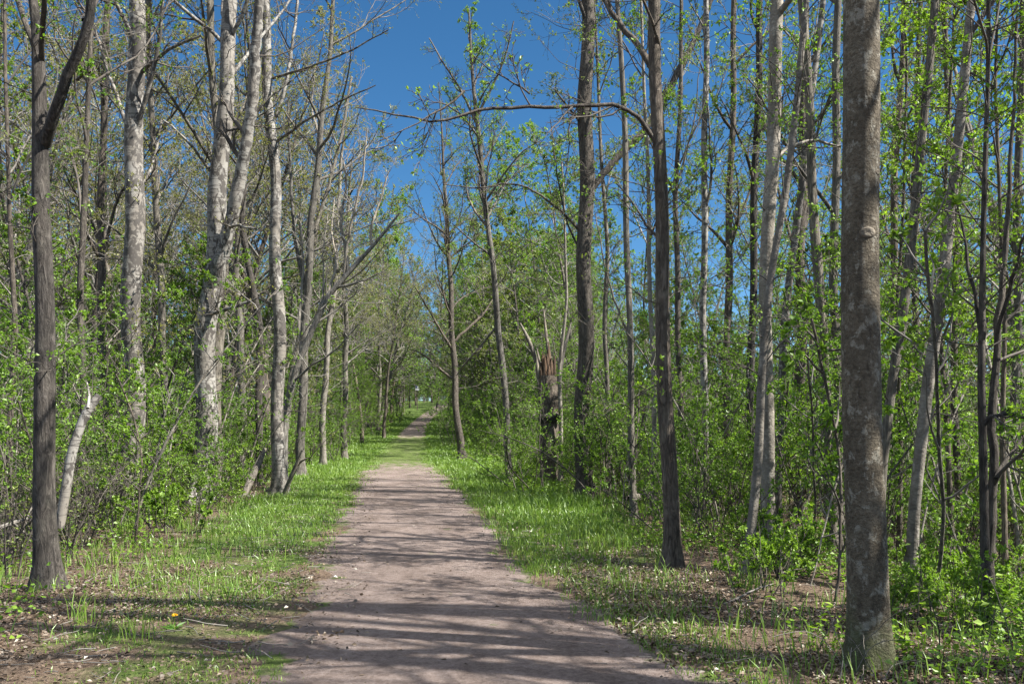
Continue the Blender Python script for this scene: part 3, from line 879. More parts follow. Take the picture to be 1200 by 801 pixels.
for pts, dep in (([(634, 455, 7), (628, 420, 6), (620, 398, 5), (609, 378, 2)], -0.3), ([(646, 430, 6), (640, 395, 4.5), (637, 362, 1.5)], 0.1), ([(653, 480, 7), (656, 430, 6), (662, 405, 5), (669, 378, 2)], 0.2),
                 ([(636, 446, 5), (632, 424, 4), (629, 408, 1)], -0.1)):
    mb = MB(); A, w = snag_line(pts, dep); q, r_ = resample(A, w, 9); tubes(mb, q, r_, 6, 0, 0.15, 9); mb.obj('splinter', [DEAD], snag)
mb = MB(); A, w = snag_line([(630, 494, 5), (636, 489, 9), (644, 491, 10), (652, 487, 8), (658, 493, 4)], 0.0); A[:, 1] -= 0.26; q, r_ = resample(A, w, 14); tubes(mb, q, r_, 9, 0, 0.3, 2); mb.obj('burl', [B_DARK], snag)
hero('pale_sapling_tree', 'thin pale stem standing tight against the right side of the snapped trunk',
     [(657, 566, 6), (657, 500, 5.5), (656, 430, 5), (664, 350, 4), (662, 260, 3), (658, 190, 2)], Y=Ys - 0.4, H=9, top=False, bark=B_PALE, n_limb=6, crown_from=4.0, seed=12, limb_len=1.6,
     leafed=0.5, S=8)
hero('branchy_dark_tree', 'dark many-branched tree right beside the path where it narrows, low limb arching left over it',
     [(541, 542, 12), (535, 480, 9), (530, 400, 8), (526, 300, 6.5), (521, 220, 4.5), (517, 150, 2.5), (514, 95, 0.8)], Y=40, H=16, top=False, bark=B_BROWN, n_limb=18, crown_from=5.5, seed=13, limb_len=4.0,
     leafm=LEAF_OLIVE, leafed=0.8, nl=4, leaf=0.06, twig=TWIG,
     limbs=[([(533, 445, 5), (520, 436, 4), (505, 422, 3.5), (492, 412, 2.5), (480, 409, 1.5)], 0.6, 0.3), ([(530, 410, 4), (515, 385, 3), (498, 355, 2.5), (486, 335, 1.5)], -1, 0.5),
            ([(531, 400, 4), (548, 385, 3.5), (565, 370, 3), (578, 350, 1.5)], 1, 0.4)])

# deeper stems on the right
spec_r = [
    ('slim_birch', 'slim birch with a bright white upper stem, between the lichen-barked and shadow-striped trunks', [(826, 600, 10), (825, 480, 9.5), (824, 350, 9), (825, 220, 9), (827, 100, 8), (828, -30, 7)], 17, B_BIRCH, 14),
    ('slim_straight_tree', 'slim straight grey-brown stem left of the shadow-striped pale trunk, forking high up', [(848, 590, 11), (849, 480, 10), (852, 350, 10), (855, 220, 9), (858, 100, 8), (860, -30, 7)], 19, B_BROWN, 15),
    ('slim_dark_tree', 'slim dark stem standing just left behind the shadow-striped pale trunk', [(881, 590, 11), (880, 460, 11), (882, 330, 10), (884, 200, 10), (888, 80, 9), (890, -30, 8)], 17, B_DARK, 15),
    ('reddish_trunk_tree', 'stubby-looking reddish brown trunk in the gap right of the shadow-striped pale trunk', [(936, 570, 16), (937, 480, 15), (938, 380, 14), (938, 300, 13), (940, 180, 12), (942, 40, 11), (943, -30, 10)], 20, B_BROWN, 15),
    ('curving_grey_tree', 'grey trunk curving gently left as it rises, left of the stout foreground trunk', [(976, 640, 15), (974, 560, 15), (969, 470, 15), (962, 380, 14), (956, 270, 13), (950, 150, 12), (940, 20, 11), (937, -40, 10)], 12.5, B_GREY, 14),
    ('straight_tan_tree', 'straight tan-grey trunk close behind the left edge of the stout foreground trunk', [(984, 600, 13), (983, 480, 12), (980, 350, 12), (981, 200, 11), (984, 60, 10), (985, -30, 9)], 15, B_GREY, 15),
    ('leaning_whitish_tree', 'whitish stem leaning right beyond the shadow-striped trunk, forking near the top of the view', [(912, 600, 11), (914, 480, 10), (920, 380, 10), (932, 270, 10), (948, 150, 9), (960, 50, 8), (968, -30, 7)], 16, B_BIRCH2, 14),
    ('brown_pole_tree', 'brown pole-like trunk seen between the stout trunk and the leaning pale trunk', [(1050, 590, 11), (1048, 460, 10), (1046, 330, 10), (1048, 200, 9), (1056, 60, 8), (1060, -30, 7)], 17, B_BROWN, 14),
    ('dark_leaning_pole', 'dark slim stem tilting right behind the leaning pale trunk', [(1086, 590, 9), (1080, 470, 9), (1072, 350, 8), (1070, 220, 8), (1074, 80, 7), (1078, -30, 6)], 18, B_DARK, 14),
    ('mossy_slim_tree', 'slim olive-brown stem left of the twin-stemmed tree at the right edge', [(1124, 620, 10), (1120, 500, 9), (1118, 380, 9), (1120, 250, 8), (1112, 120, 7), (1106, -30, 6)], 13, B_BROWN, 12),
    ('edge_grey_tree', 'grey stem furthest right, cut by the edge of the view', [(1190, 610, 12), (1191, 480, 11), (1193, 330, 11), (1192, 180, 10), (1196, 40, 9), (1198, -30, 8)], 15, B_GREY, 13),
    ('crooked_slim_tree', 'thin crooked stem between the dark ridged trunk and the thin straight grey stem', [(714, 590, 8), (712, 480, 7), (709, 390, 7), (712, 300, 6), (706, 200, 5), (701, 100, 4), (699, 40, 3)], 21, B_GREY, 13),
    ('grey_twin_pole', 'pale grey pole right next to the lichen-barked trunk, on its left side', [(765, 610, 7), (766, 500, 7), (764, 400, 6), (760, 300, 6), (758, 180, 5), (752, 60, 4), (750, 0, 4)], 16, B_PALE, 12),
    ('dark_pair_tree', 'dark slim trunk just right of the lichen-barked trunk, rising from tall shrubs', [(798, 590, 9), (797, 480, 8), (794, 360, 8), (792, 240, 7), (797, 120, 6), (800, 0, 5)], 19, B_DARK, 14),
]
for i, (nm, lb, tr, Y, bk, H) in enumerate(spec_r):
    hero(nm, lb, tr, Y=Y, H=H, bark=bk, n_limb=6, crown_from=H * 0.38, leafm=[LEAF_FRESH, LEAF_OLIVE][i % 2], leafed=0.85, seed=30 + i, limb_len=2.4, nl=5, leaf=0.048, S=10, twig=[TWIG, TWIG_GREY][i % 2], spread=0.6)

for i, (lb, tr, H) in enumerate((
        ('thin young maple with sprays of bright yellow-green leaves, left of the twin stems', [(1118, 640, 8), (1112, 500, 7), (1105, 380, 6), (1110, 250, 5), (1122, 100, 4), (1125, -20, 3)], 9.0),
        ('thin young maple in bright new leaf, right behind the twin stems', [(1178, 650, 8), (1176, 520, 7), (1180, 380, 6), (1172, 250, 5), (1168, 100, 4), (1172, -20, 3)], 8.5),
        ('slight young maple in bright leaf close behind the stout trunk, right side', [(1052, 640, 7), (1056, 500, 6), (1050, 370, 5), (1058, 230, 4), (1064, 80, 3), (1060, -20, 3)], 8.5))):
    hero('young_maple', lb, tr, Y=[10.5, 9.5, 12.0][i], H=H, bark=B_BROWN, n_limb=20, crown_from=2.2, leafm=LEAF_FRESH, leafed=0.95, seed=50 + i, limb_len=1.5, nb=5, nt=4, nf=0, nl=9, leaf=0.058, S=8,
         spread=1.0, tint0=0.75)

# left side ---------------------------------------------------------------------
hero('forked_dark_tree', 'dark brown forked tree in the left foreground, its trunk splitting into a V high up',
     [(58, 690, 33), (56, 620, 29), (53, 500, 27), (50, 380, 25), (48, 250, 24), (47, 150, 21), (44, 80, 18), (40, 30, 13), (30, -40, 10)],
     H=13, bark=B_DARK, n_limb=6, crown_from=6.5, leafm=LEAF_FRESH, leafed=0.85, seed=60,
     limbs=[([(50, 168, 17), (60, 140, 15), (76, 105, 14), (93, 60, 13), (112, -10, 12)], -0.4, 0.25, True),
            ([(44, 75, 10), (36, 45, 8), (22, 10, 7), (10, -30, 6)], 0.4, 0.3, True),
            ([(47, 70, 8), (52, 30, 7), (52, -20, 7)], -0.5, 0.3, True),
            ([(88, 92, 4), (98, 86, 3.5), (106, 84, 2)], -0.2, 0.5)])
hero('large_mottled_birch', 'thick mottled birch left of the forked pale birch, trunk speckled black and white',
     [(154, 600, 30), (155, 520, 28), (156, 400, 27), (157, 280, 26), (158, 150, 24), (161, 40, 22), (163, -40, 20)],
     Y=17, H=18, bark=B_BIRCH2, n_limb=9, crown_from=7, leafm=LEAF_BUD, leafed=0.85, seed=61, limb_len=4.5, leaf=0.045,
     limbs=[([(160, 90, 6), (180, 72, 5), (205, 52, 4), (235, 42, 3)], -0.8, 0.4), ([(158, 230, 5), (178, 200, 4), (190, 140, 3)], 0.8, 0.5)])
hero('forked_pale_birch', 'big pale birch with a forked trunk, the whitest and thickest stem left of the path',
     [(232, 592, 33), (236, 520, 30), (240, 430, 29), (244, 360, 29), (249, 280, 27), (256, 180, 24), (262, 80, 21), (267, -40, 18)],
     Y=18.5, H=19, bark=B_BIRCH, n_limb=8, crown_from=9, leafm=LEAF_BUD, leafed=0.85, seed=62, limb_len=5, leaf=0.045,
     limbs=[([(247, 345, 22), (262, 290, 20), (276, 235, 18), (289, 170, 16), (297, 100, 15), (302, 20, 13), (306, -20, 12)], -0.8, 0.22, True),
            ([(255, 270, 5), (275, 262, 4), (300, 268, 2.5)], -1.0, 0.2), ([(240, 368, 6), (268, 362, 5), (300, 350, 2.5)], -1.0, 0.25),
            ([(245, 200, 5), (225, 170, 4), (205, 150, 3), (190, 140, 2)], -0.8, 0.5)])
hero('twin_birch_companion', 'greyish birch stem growing close behind the right side of the forked pale birch',
     [(252, 590, 17), (253, 500, 16), (256, 400, 16), (262, 300, 14), (258, 200, 12), (250, 100, 10), (246, -30, 9)], Y=20, H=16, bark=B_GREY, n_limb=8, crown_from=7, leafm=LEAF_BUD, leafed=0.85, seed=63, limb_len=3.5)
hero('slender_birch', 'slender white birch at the left edge of the path, trunk tapering straight up',
     [(326, 580, 20), (326, 500, 18), (326, 400, 17), (323, 300, 16), (319, 200, 15), (312, 90, 13), (306, -40, 11)],
     Y=20.5, H=18, bark=B_BIRCH, n_limb=9, crown_from=9.5, leafm=LEAF_BUD, leafed=0.6, seed=64, limb_len=4.5, leaf=0.045,
     limbs=[([(316, 150, 5), (335, 100, 5), (345, 40, 4), (350, -20, 4)], 0.6, 0.4, True), ([(320, 165, 4), (360, 140, 3.5), (400, 118, 2.6), (440, 100, 1.5)], -1, 0.3),
            ([(318, 90, 4), (365, 78, 3.2), (410, 60, 2.4), (455, 35, 1.5)], -1.4, 0.35)])
hero('leaning_bleached_tree', 'bleached dead tree leaning right toward the path with antler-like bare branches',
     [(331, 578, 12), (335, 480, 10), (347, 430, 9), (365, 388, 8), (386, 346, 7.5), (414, 314, 6.5), (440, 285, 5), (468, 250, 2.5)],
     Y=21.5, H=8, top=False, bark=BLEACHED, twig=TWIG_PALE, n_limb=0, nl=0, seed=65, S=9, sprigs=0,
     limbs=[([(408, 320, 5), (404, 285, 4.5), (398, 255, 4), (406, 225, 3.5), (405, 195, 2.5), (400, 180, 1.5)], 0.3, 0.3), ([(403, 322, 4), (410, 270, 3.6), (418, 235, 3.5), (427, 200, 2.8), (430, 150, 1.5)], -0.3, 0.3),
            ([(436, 290, 4), (434, 265, 3.5), (446, 235, 3), (456, 200, 1.5)], 0.3, 0.3), ([(440, 285, 3), (455, 265, 2.5), (490, 256, 1.2)], 0.3, 0.3),
            ([(372, 375, 4), (380, 340, 3), (378, 300, 2), (384, 250, 1.5)], 0.5, 0.5), ([(395, 336, 4), (425, 330, 3), (450, 318, 1.5)], -0.5, 0.4),
            ([(352, 420, 4.5), (350, 370, 4), (356, 320, 3), (352, 260, 2)], 0.6, 0.5), ([(340, 450, 4), (362, 430, 3.4), (392, 412, 2.6), (420, 380, 1.5)], -0.6, 0.5),
            ([(382, 352, 4), (395, 310, 3), (388, 270, 2.2), (392, 230, 1.4)], 0.8, 0.5)])
hero('budding_grey_tree', 'grey tree behind the bleached leaning one, its crown hazy with yellowish buds',
     [(352, 560, 13), (354, 450, 12), (358, 350, 11), (366, 250, 10), (376, 150, 8), (386, 60, 6), (392, -20, 5)],
     Y=28, H=19, bark=B_GREY, twig=TWIG_GREY, n_limb=14, crown_from=8, leafm=LEAF_BUD, leafed=0.8, nl=4, leaf=0.05, seed=66, limb_len=5.0, nb=6, nt=6, spread=0.9,
     limbs=[([(358, 345, 6), (345, 280, 5), (340, 200, 4), (338, 120, 3)], 1.0, 0.6), ([(362, 290, 6), (385, 220, 5), (402, 150, 4), (412, 90, 3)], 1.0, 0.6)])
spec_l = [
    ('slim_shaded_tree', 'slim shaded grey stem just right of the forked dark tree in the left foreground', [(96, 600, 10), (97, 480, 9), (95, 350, 9), (98, 220, 8), (104, 100, 7), (108, -20, 6)], 15, B_DARK, 13),
    ('grey_left_tree', 'grey stem between the mottled birch and the forked pale birch', [(197, 590, 11), (196, 480, 10), (190, 350, 10), (186, 250, 9), (180, 120, 8), (178, -20, 7)], 21, B_GREY, 15),
    ('crooked_dark_tree', 'dark crooked stem right of the forked pale birch, bent left at mid height', [(303, 575, 10), (304, 450, 10), (303, 380, 9), (292, 310, 9), (283, 260, 8), (286, 180, 6), (292, 80, 5)], 24, B_DARK, 15),
    ('slim_verge_tree', 'slim grey stem at the left verge further along the path, past the slender white birch', [(378, 545, 9), (379, 470, 8.5), (384, 400, 8), (392, 330, 7), (395, 250, 6), (400, 180, 4)], 36, B_PALE, 15),
    ('grey_post_tree', 'short-looking pale stem further up the left side of the path beside dense green shrubs', [(403, 535, 8), (404, 470, 8), (406, 400, 7), (403, 330, 6), (408, 260, 5), (410, 220, 4)], 42, B_GREY, 15),
    ('edge_slim_tree', 'thin stem at the left edge of the view, left of the forked dark tree', [(14, 640, 8), (12, 520, 8), (16, 380, 7), (10, 250, 6), (4, 100, 5), (2, -20, 4)], 12.5, B_BROWN, 11),
    ('dim_trunk_tree', 'dim grey-brown trunk deep in shade left of the mottled birch', [(122, 590, 12), (123, 470, 11), (121, 350, 11), (118, 230, 10), (122, 100, 9), (126, -20, 8)], 22, B_BROWN, 16),
    ('tilted_grey_tree', 'grey trunk tilted right, rising between the forked pale birch and the slender white birch', [(282, 580, 11), (284, 470, 10), (282, 400, 10), (276, 330, 9), (284, 230, 8), (296, 120, 6), (304, 40, 5)], 27, B_GREY, 16),
]
for i, (nm, lb, tr, Y, bk, H) in enumerate(spec_l):
    hero(nm, lb, tr, Y=Y, H=H, bark=bk, n_limb=9, crown_from=H * 0.36, leafm=[LEAF_MID, LEAF_BUD, LEAF_OLIVE][i % 3], leafed=0.6, seed=80 + i, limb_len=2.8, nl=5, leaf=0.048, S=10, twig=[TWIG, TWIG_GREY][i % 2], spread=0.7)


# ---------------------------------------------------------------- dead wood on the floor
def stick(name, label, pts, Y, mat, depth=0.0, cat='branch', side=7, forks=()):
    A, w = px_line(pts, Y, depth=depth)
    O = A[0].copy(); O[2] = float(terrain(O[0], O[1]))
    B, bw = resample(A, w, max(10, len(pts) * 3))
    root = empty(name, O); tag(root, label, cat)
    mb = MB(); tubes(mb, B - O, bw, side, 0, 0.08, int(abs(pts[0][0])))
    mb.obj('stem', [mat], root)
    for f in forks:
        A2, w2 = px_line(f, Y, depth=depth); B2, b2 = resample(A2, w2, 8)
        mb = MB(); tubes(mb, B2 - O, b2, 5, 0, 0.08, 3); mb.obj('side_branch', [mat], root)
    return root


stick('leaning_snapped_pole', 'pale peeling pole snapped off and leaning right beside the forked dark tree', [(70, 618, 10), (78, 570, 11), (84, 530, 11), (92, 505, 10), (102, 480, 10), (117, 463, 8)], 9.4, B_BIRCH, 0.2, 'dead pole', 9,
      forks=[[(103, 478, 4), (105, 462, 3), (102, 448, 1.5)]])
stick('white_fallen_limb', 'white dead limb propped on the verge right of the slender birch', [(331, 584, 6), (338, 566, 5.5), (347, 545, 5), (354, 528, 2)], 20, DEAD, -0.3, forks=[[(345, 550, 3), (352, 540, 3), (362, 536, 1.5)]])
stick('white_log_end', 'whitish dead log propped in the brush left of the slender birch', [(282, 590, 7), (292, 566, 8), (303, 543, 7), (311, 525, 3)], 20, DEAD, 0.8, 'log', 9)
stick('grey_twiggy_limb', 'grey dead twiggy limb lying low in the brush at the left edge', [(-10, 622, 6), (15, 612, 5), (40, 606, 4), (70, 590, 2)], 10.5, TWIG_GREY, 0.4, forks=[[(15, 612, 3), (35, 630, 2.5), (60, 636, 1.5)], [(30, 608, 3), (42, 585, 2), (50, 560, 1)]])
stick('bare_arched_limb', 'thin bare limb arching over the right top corner of the view', [(1215, 28, 6), (1185, 18, 5), (1150, 8, 4), (1120, 4, 3), (1090, 22, 2), (1065, 45, 1.5)], 7.0, TWIG_GREY, 0.6, 'branch') if False else None
stick('mossy_stump', 'dark rotting stump beside the branchy dark tree where the path narrows', [(541, 546, 15), (541, 525, 13), (540, 505, 11), (538, 492, 6)], 38.0, B_DARK, 0.0, 'stump', 9) if False else None
stick('fallen_grey_log', 'grey log lying half hidden among shrubs behind the snapped trunk on the right', [(735, 585, 10), (760, 580, 10), (800, 577, 9), (850, 572, 8)], 17.0, B_GREY, 1.5, 'log', 9)
stick('dry_forest_stick', 'crooked bare stick lying on brown leaves between the path and the stout trunk', [(836, 712, 3), (862, 702, 3), (884, 690, 2.5), (905, 684, 1.5)], 7.6, TWIG_GREY, 0.4, 'stick', 5, forks=[[(862, 702, 2), (876, 704, 1.5), (888, 702, 1)]])

# dry arching stalks at the foot of the stout trunk
O = np.array([(1000 - CX) / FPX * 5.45, 5.45, 0]); O[2] = float(terrain(O[0], O[1]))
br = empty('dry_bramble', O); tag(br, 'pale dry bramble stalks arching in front of the stout trunk base', 'bramble')
r = np.random.default_rng(5)
for i in range(9):
    s = np.array([[r.uniform(-0.12, 0.22), r.uniform(-0.08, 0.06), 0]]); a = r.uniform(0, 6.28)
    P, Rr = sweep(r, s, np.array([[math.cos(a) * 0.6, math.sin(a) * 0.4, 1.2]]), np.array([r.uniform(0.5, 0.85)]), np.array([0.0032]), np.array([0.0018]), 12, 0.13, -0.10)
    mb = MB(); tubes(mb, P, Rr, 5); mb.obj('stalk', [TWIG_GREY if i % 2 else DEAD], br)

# dandelion by the left verge
Yd = on_ground(204, 737); O = np.array([(204 - CX) / FPX * Yd, Yd, 0]); O[2] = float(terrain(O[0], O[1]))
dn = empty('dandelion', O); tag(dn, 'single yellow dandelion flower in the grass at the lower left', 'flower')
mb = MB(); tubes(mb, np.array([[0, 0, 0], [0.004, 0, 0.05], [0.006, -0.004, 0.11]]), np.array([0.003, 0.0025, 0.0025]), 6); mb.obj('stem', [LEAF_FRESH], dn)
mb = MB(); a = np.arange(44) * 2.4; D = np.stack([np.cos(a), np.sin(a), np.tile([0.15, 0.5, 1.0, 0.3], 11)], -1)
leaves(mb, np.tile([[0.006, -0.004, 0.11]], (44, 1)), D, np.full(44, 0.026), 0, up=0.4, wide=0.35); mb.obj('flower_head', [PETAL], dn, smooth=())
mb = MB(); a = np.arange(7) * 0.9; leaves(mb, np.zeros((7, 3)) + [0, 0, 0.01], np.stack([np.cos(a), np.sin(a), 0.25 + 0 * a], -1), np.full(7, 0.11), 0, up=1, wide=0.3); mb.obj('leaf_rosette', [LEAF_MID], dn, smooth=())

# small trail sign far down the path
Yg = 124.0; gx_ = (489 - CX) / FPX * Yg; O = np.array([gx_, Yg, float(terrain(gx_, Yg))])
sg = empty('trail_sign', O); tag(sg, 'small white trail sign on a post far off, left of where the path ends', 'sign')


def box(mb, c, s, mat=0):
    c = np.array(c); s = np.array(s) / 2
    V = np.array([[x, y, z] for x in (-1, 1) for y in (-1, 1) for z in (-1, 1)]) * s + c
    mb.add(V, [(0, 1, 3, 2), (4, 6, 7, 5), (0, 4, 5, 1), (2, 3, 7, 6), (0, 2, 6, 4), (1, 5, 7, 3)], mat)


def plain(name, c, rough=0.6):
    m, nt, out = new_mat(name)
    v, _ = objvec(nt, (6, 6, 6))
    cc = ramp(nt, [(0.3, tuple(q * 0.88 for q in c)), (0.7, c)], noise(nt, v, 1.0, 4))
    finish(nt, out, cc, rough)
    return m


zs = CAM_H + (HY - 455) / FPX * Yg - O[2]
mb = MB(); box(mb, (0, 0, zs / 2), (0.12, 0.1, zs)); mb.obj('post', [B_BROWN], sg, smooth=())
mb = MB(); box(mb, (0.0, -0.08, zs + 0.1), (0.6, 0.04, 0.75)); mb.obj('sign_board', [plain('white_board', (0.5, 0.51, 0.54))], sg, smooth=())
mb = MB(); box(mb, (-0.12, -0.106, zs + 0.2), (0.22, 0.012, 0.3)); mb.obj('sign_marking', [plain('blue_marking', (0.06, 0.08, 0.22))], sg, smooth=())


# ---------------------------------------------------------------- prototypes for the woods behind
def proto_tree(name, seed, H, r0, crown_from, n_limb, limb_len, bark, twig, leafm, leafed, nb=5, nt=5, nf=2, nl=3, leaf=0.09, spread=0.8, el=(0.4, 1.0), twig_min=0.005, fork=True, bend=0.05):
    r = np.random.default_rng(seed)
    root = empty(name, (0, 0, -50)); kids_ = []
    n = 22
    d = np.array([[r.normal(0, bend), r.normal(0, bend), 1.0]])
    P, Rr = sweep(r, np.array([[0, 0, -0.1]]), d, np.array([H]), np.array([r0]), np.array([0.012]), n, 0.035, 0.02)
    Rr[0, 0] *= 1.4; Rr[0, 1] *= 1.08
    mb = MB(); tubes(mb, P, Rr, 9, 0, 0.05, seed)
    kids_.append(mb.obj('trunk', [bark], root))
    Q = P[0]; zs = np.sort(r.uniform(crown_from, H * 0.97, n_limb))
    s = np.stack([np.interp(zs, Q[:, 2], Q[:, k]) for k in range(3)], -1); tr = np.interp(zs, Q[:, 2], Rr[0])
    az = np.arange(n_limb) * 2.4 + r.uniform(0, 6.28); e = r.uniform(el[0], el[1], n_limb)
    d = np.stack([np.cos(az) * np.cos(e) * spread, np.sin(az) * np.cos(e) * spread, np.sin(e)], -1)
    ll = limb_len * r.uniform(0.6, 1.25, n_limb) * np.interp(zs, [crown_from, H], [1.1, 0.5])
    q = np.clip(tr * 0.55, 0.012, 0.06)
    GP, GR = sweep(r, s, d, ll, q, q * 0.25, 8, 0.12, 0.05)
    mb = MB(); tubes(mb, GP, GR, 5, 0)
    flesh_out(mb, r, GP, GR, ll, nb, nt, nf, nl, leaf, leafed, twig_min, 0, 1, S=(4, 3, 3))
    kids_.append(mb.obj('crown', [twig, leafm], root))
    KIDS[root.name] = kids_
    return root


def proto_shrub(name, seed, H, n, leafm, leaf, nl, twig=TWIG, leafed=1.0, lean=0.55, nb=6, nt=4, tint0=None, rad=0.25):
    r = np.random.default_rng(seed)
    root = empty(name, (0, 0, -50)); kids_ = []
    a = r.uniform(0, 6.28, n)
    s = np.stack([np.cos(a) * rad * r.uniform(0.2, 1, n), np.sin(a) * rad * r.uniform(0.2, 1, n), np.full(n, -0.05)], -1)
    d = np.stack([np.cos(a) * lean * r.uniform(0.1, 1, n), np.sin(a) * lean * r.uniform(0.1, 1, n), np.ones(n)], -1)
    L = H * r.uniform(0.55, 1.1, n)
    q = np.full(n, 0.006 + 0.004 * H) * r.uniform(0.6, 1.2, n)
    P, Rr = sweep(r, s, d, L, q, q * 0.3, 9, 0.09, 0.0)
    for i in range(min(n, 6)):
        pass
    mb = MB(); tubes(mb, P, Rr, 5); kids_.append(mb.obj('stems', [twig], root)); kids_[-1].name = 'stem_clump'
    mb = MB(); flesh_out(mb, r, P, Rr, L * 0.8, nb, nt, 0, nl, leaf, leafed, 0.0028, 0, 1, S=(3, 3, 3), start=0.2, tint0=tint0)
    kids_.append(mb.obj('foliage', [twig, leafm], root))
    KIDS[root.name] = kids_
    return root


TALL = [proto_tree('tall_forest_tree', 201, 18, 0.12, 4.5, 18, 3.0, B_GREY, TWIG_GREY, LEAF_OLIVE, 0.95, nb=6, nl=8, leaf=0.062),
        proto_tree('tall_forest_tree', 202, 16, 0.10, 4.0, 17, 2.6, B_BROWN, TWIG, LEAF_FRESH, 0.9, nb=6, nl=8, leaf=0.062),
        proto_tree('tall_forest_tree', 203, 17, 0.11, 5.0, 18, 2.8, B_DARK, TWIG, LEAF_FRESH, 0.85, nb=6, nl=8, leaf=0.062),
        proto_tree('tall_forest_tree', 204, 15, 0.08, 3.5, 16, 2.3, B_PALE, TWIG_GREY, LEAF_OLIVE, 0.9, nb=6, nl=8, leaf=0.062)]
BAREPOLE = [proto_tree('tall_bare_tree', 207, 22, 0.27, 8.0, 10, 3.6, B_GREY, TWIG_GREY, LEAF_FRESH, 0.1, nb=4, nt=3, nf=0, nl=2),
            proto_tree('tall_bare_tree', 208, 20, 0.22, 7.0, 10, 3.0, B_BROWN, TWIG, LEAF_FRESH, 0.1, nb=4, nt=3, nf=0, nl=2)]
BUDDING = [proto_tree('budding_forest_tree', 211, 17, 0.16, 4.5, 20, 4.4, B_GREY, TWIG_GREY, LEAF_BUD, 0.95, nb=7, nt=6, nl=6, leaf=0.068, twig_min=0.006, spread=1.0),
           proto_tree('budding_forest_tree', 212, 15, 0.13, 5.0, 16, 3.8, B_BROWN, TWIG_GREY, LEAF_BUD, 0.95, nb=7, nt=6, nl=6, leaf=0.068, twig_min=0.006, spread=1.0)]
TWIGGY = [proto_tree('twiggy_forest_tree', 215, 14, 0.11, 2.2, 26, 3.4, B_GREY, TWIG_GREY, LEAF_FRESH, 0.95, nb=7, nt=6, nf=3, nl=4, leaf=0.10, spread=1.0, el=(0.2, 1.0), twig_min=0.006),
          proto_tree('twiggy_forest_tree', 216, 11, 0.085, 1.6, 24, 2.8, B_BROWN, TWIG_GREY, LEAF_OLIVE, 0.95, nb=7, nt=6, nf=3, nl=4, leaf=0.095, spread=1.0, el=(0.2, 1.0), twig_min=0.006)]
LEAFY = [proto_tree('leafy_understory_tree', 221, 8.0, 0.050, 1.0, 26, 2.3, B_BROWN, TWIG, LEAF_MID, 0.95, nb=6, nl=14, leaf=0.051, spread=1.0, el=(0.05, 0.9), bend=0.1),
         proto_tree('leafy_understory_tree', 222, 6.5, 0.040, 0.8, 24, 2.1, B_GREY, TWIG, LEAF_FRESH, 0.95, nb=6, nl=14, leaf=0.050, spread=1.0, el=(0.05, 0.9), bend=0.12),
         proto_tree('leafy_understory_tree', 223, 9.5, 0.060, 1.4, 28, 2.5, B_DARK, TWIG, LEAF_FRESH, 0.85, nb=6, nl=14, leaf=0.051, spread=0.9, el=(0.05, 0.9), bend=0.08)]
SAPL = [proto_tree('sapling', 231, 3.6, 0.018, 0.9, 9, 0.9, B_GREY, TWIG_GREY, LEAF_FRESH, 0.8, nb=4, nt=3, nf=0, nl=8, leaf=0.06, el=(0.2, 0.9), twig_min=0.0028, bend=0.12),
        proto_tree('sapling', 232, 2.6, 0.013, 0.6, 8, 0.7, B_BROWN, TWIG, LEAF_FRESH, 0.9, nb=4, nt=3, nf=0, nl=8, leaf=0.055, el=(0.2, 0.9), twig_min=0.0025, bend=0.12),
        proto_tree('sapling', 233, 4.8, 0.022, 1.5, 10, 1.0, B_PALE, TWIG_GREY, LEAF_FRESH, 0.6, nb=4, nt=3, nf=0, nl=7, leaf=0.055, el=(0.3, 1.0), twig_min=0.0028, bend=0.08),
        proto_tree('sapling', 234, 2.2, 0.011, 0.4, 7, 0.5, B_PALE, TWIG_GREY, LEAF_OLIVE, 0.35, nb=4, nt=3, nf=0, nl=2, leaf=0.04, el=(0.3, 1.0), twig_min=0.0025, bend=0.15)]
SHRUB = [proto_shrub('leafy_shrub', 241, 2.2, 8, LEAF_FRESH, 0.048, 18, nb=7, nt=5, lean=0.75, rad=0.4),
         proto_shrub('leafy_shrub', 242, 2.9, 8, LEAF_FRESH, 0.048, 18, tint0=0.45, nb=8, nt=5, lean=0.7, rad=0.45),
         proto_shrub('leafy_shrub', 243, 1.5, 8, LEAF_FRESH, 0.046, 17, tint0=0.75, nb=6, nt=5, lean=0.9, rad=0.4),
         proto_shrub('leafy_shrub', 244, 3.3, 8, LEAF_FRESH, 0.050, 18, tint0=0.25, nb=9, nt=5, lean=0.65, rad=0.5),
         proto_shrub('leafy_shrub', 245, 1.0, 8, LEAF_FRESH, 0.044, 16, tint0=0.65, nb=5, nt=4, lean=0.9, rad=0.35)]
BARE = [proto_shrub('bare_shrub', 251, 1.8, 9, LEAF_OLIVE, 0.04, 4, TWIG, 0.5, 0.4), proto_shrub('bare_shrub', 252, 1.4, 11, LEAF_FRESH, 0.04, 4, TWIG, 0.5, 0.5)]
PROTOS = BAREPOLE + TALL + BUDDING + TWIGGY + LEAFY + SAPL + SHRUB + BARE
USED = set()


def plant(proto, x, y, label, cat, group, s=1.0, tilt=0.0):
    loc = (x, y, float(terrain(x, y)) - 0.03)
    rz = random.uniform(0, 6.28)
    ti = (random.uniform(-tilt, tilt), random.uniform(-tilt, tilt))
    if proto.name not in USED:
        USED.add(proto.name); o = proto
        o.location = loc; o.rotation_euler = (ti[0], ti[1], rz); o.scale = (s, s, s)
    else:
        o = dup(proto, loc, rz, s, ti)
    tag(o, label, cat, group)
    return o


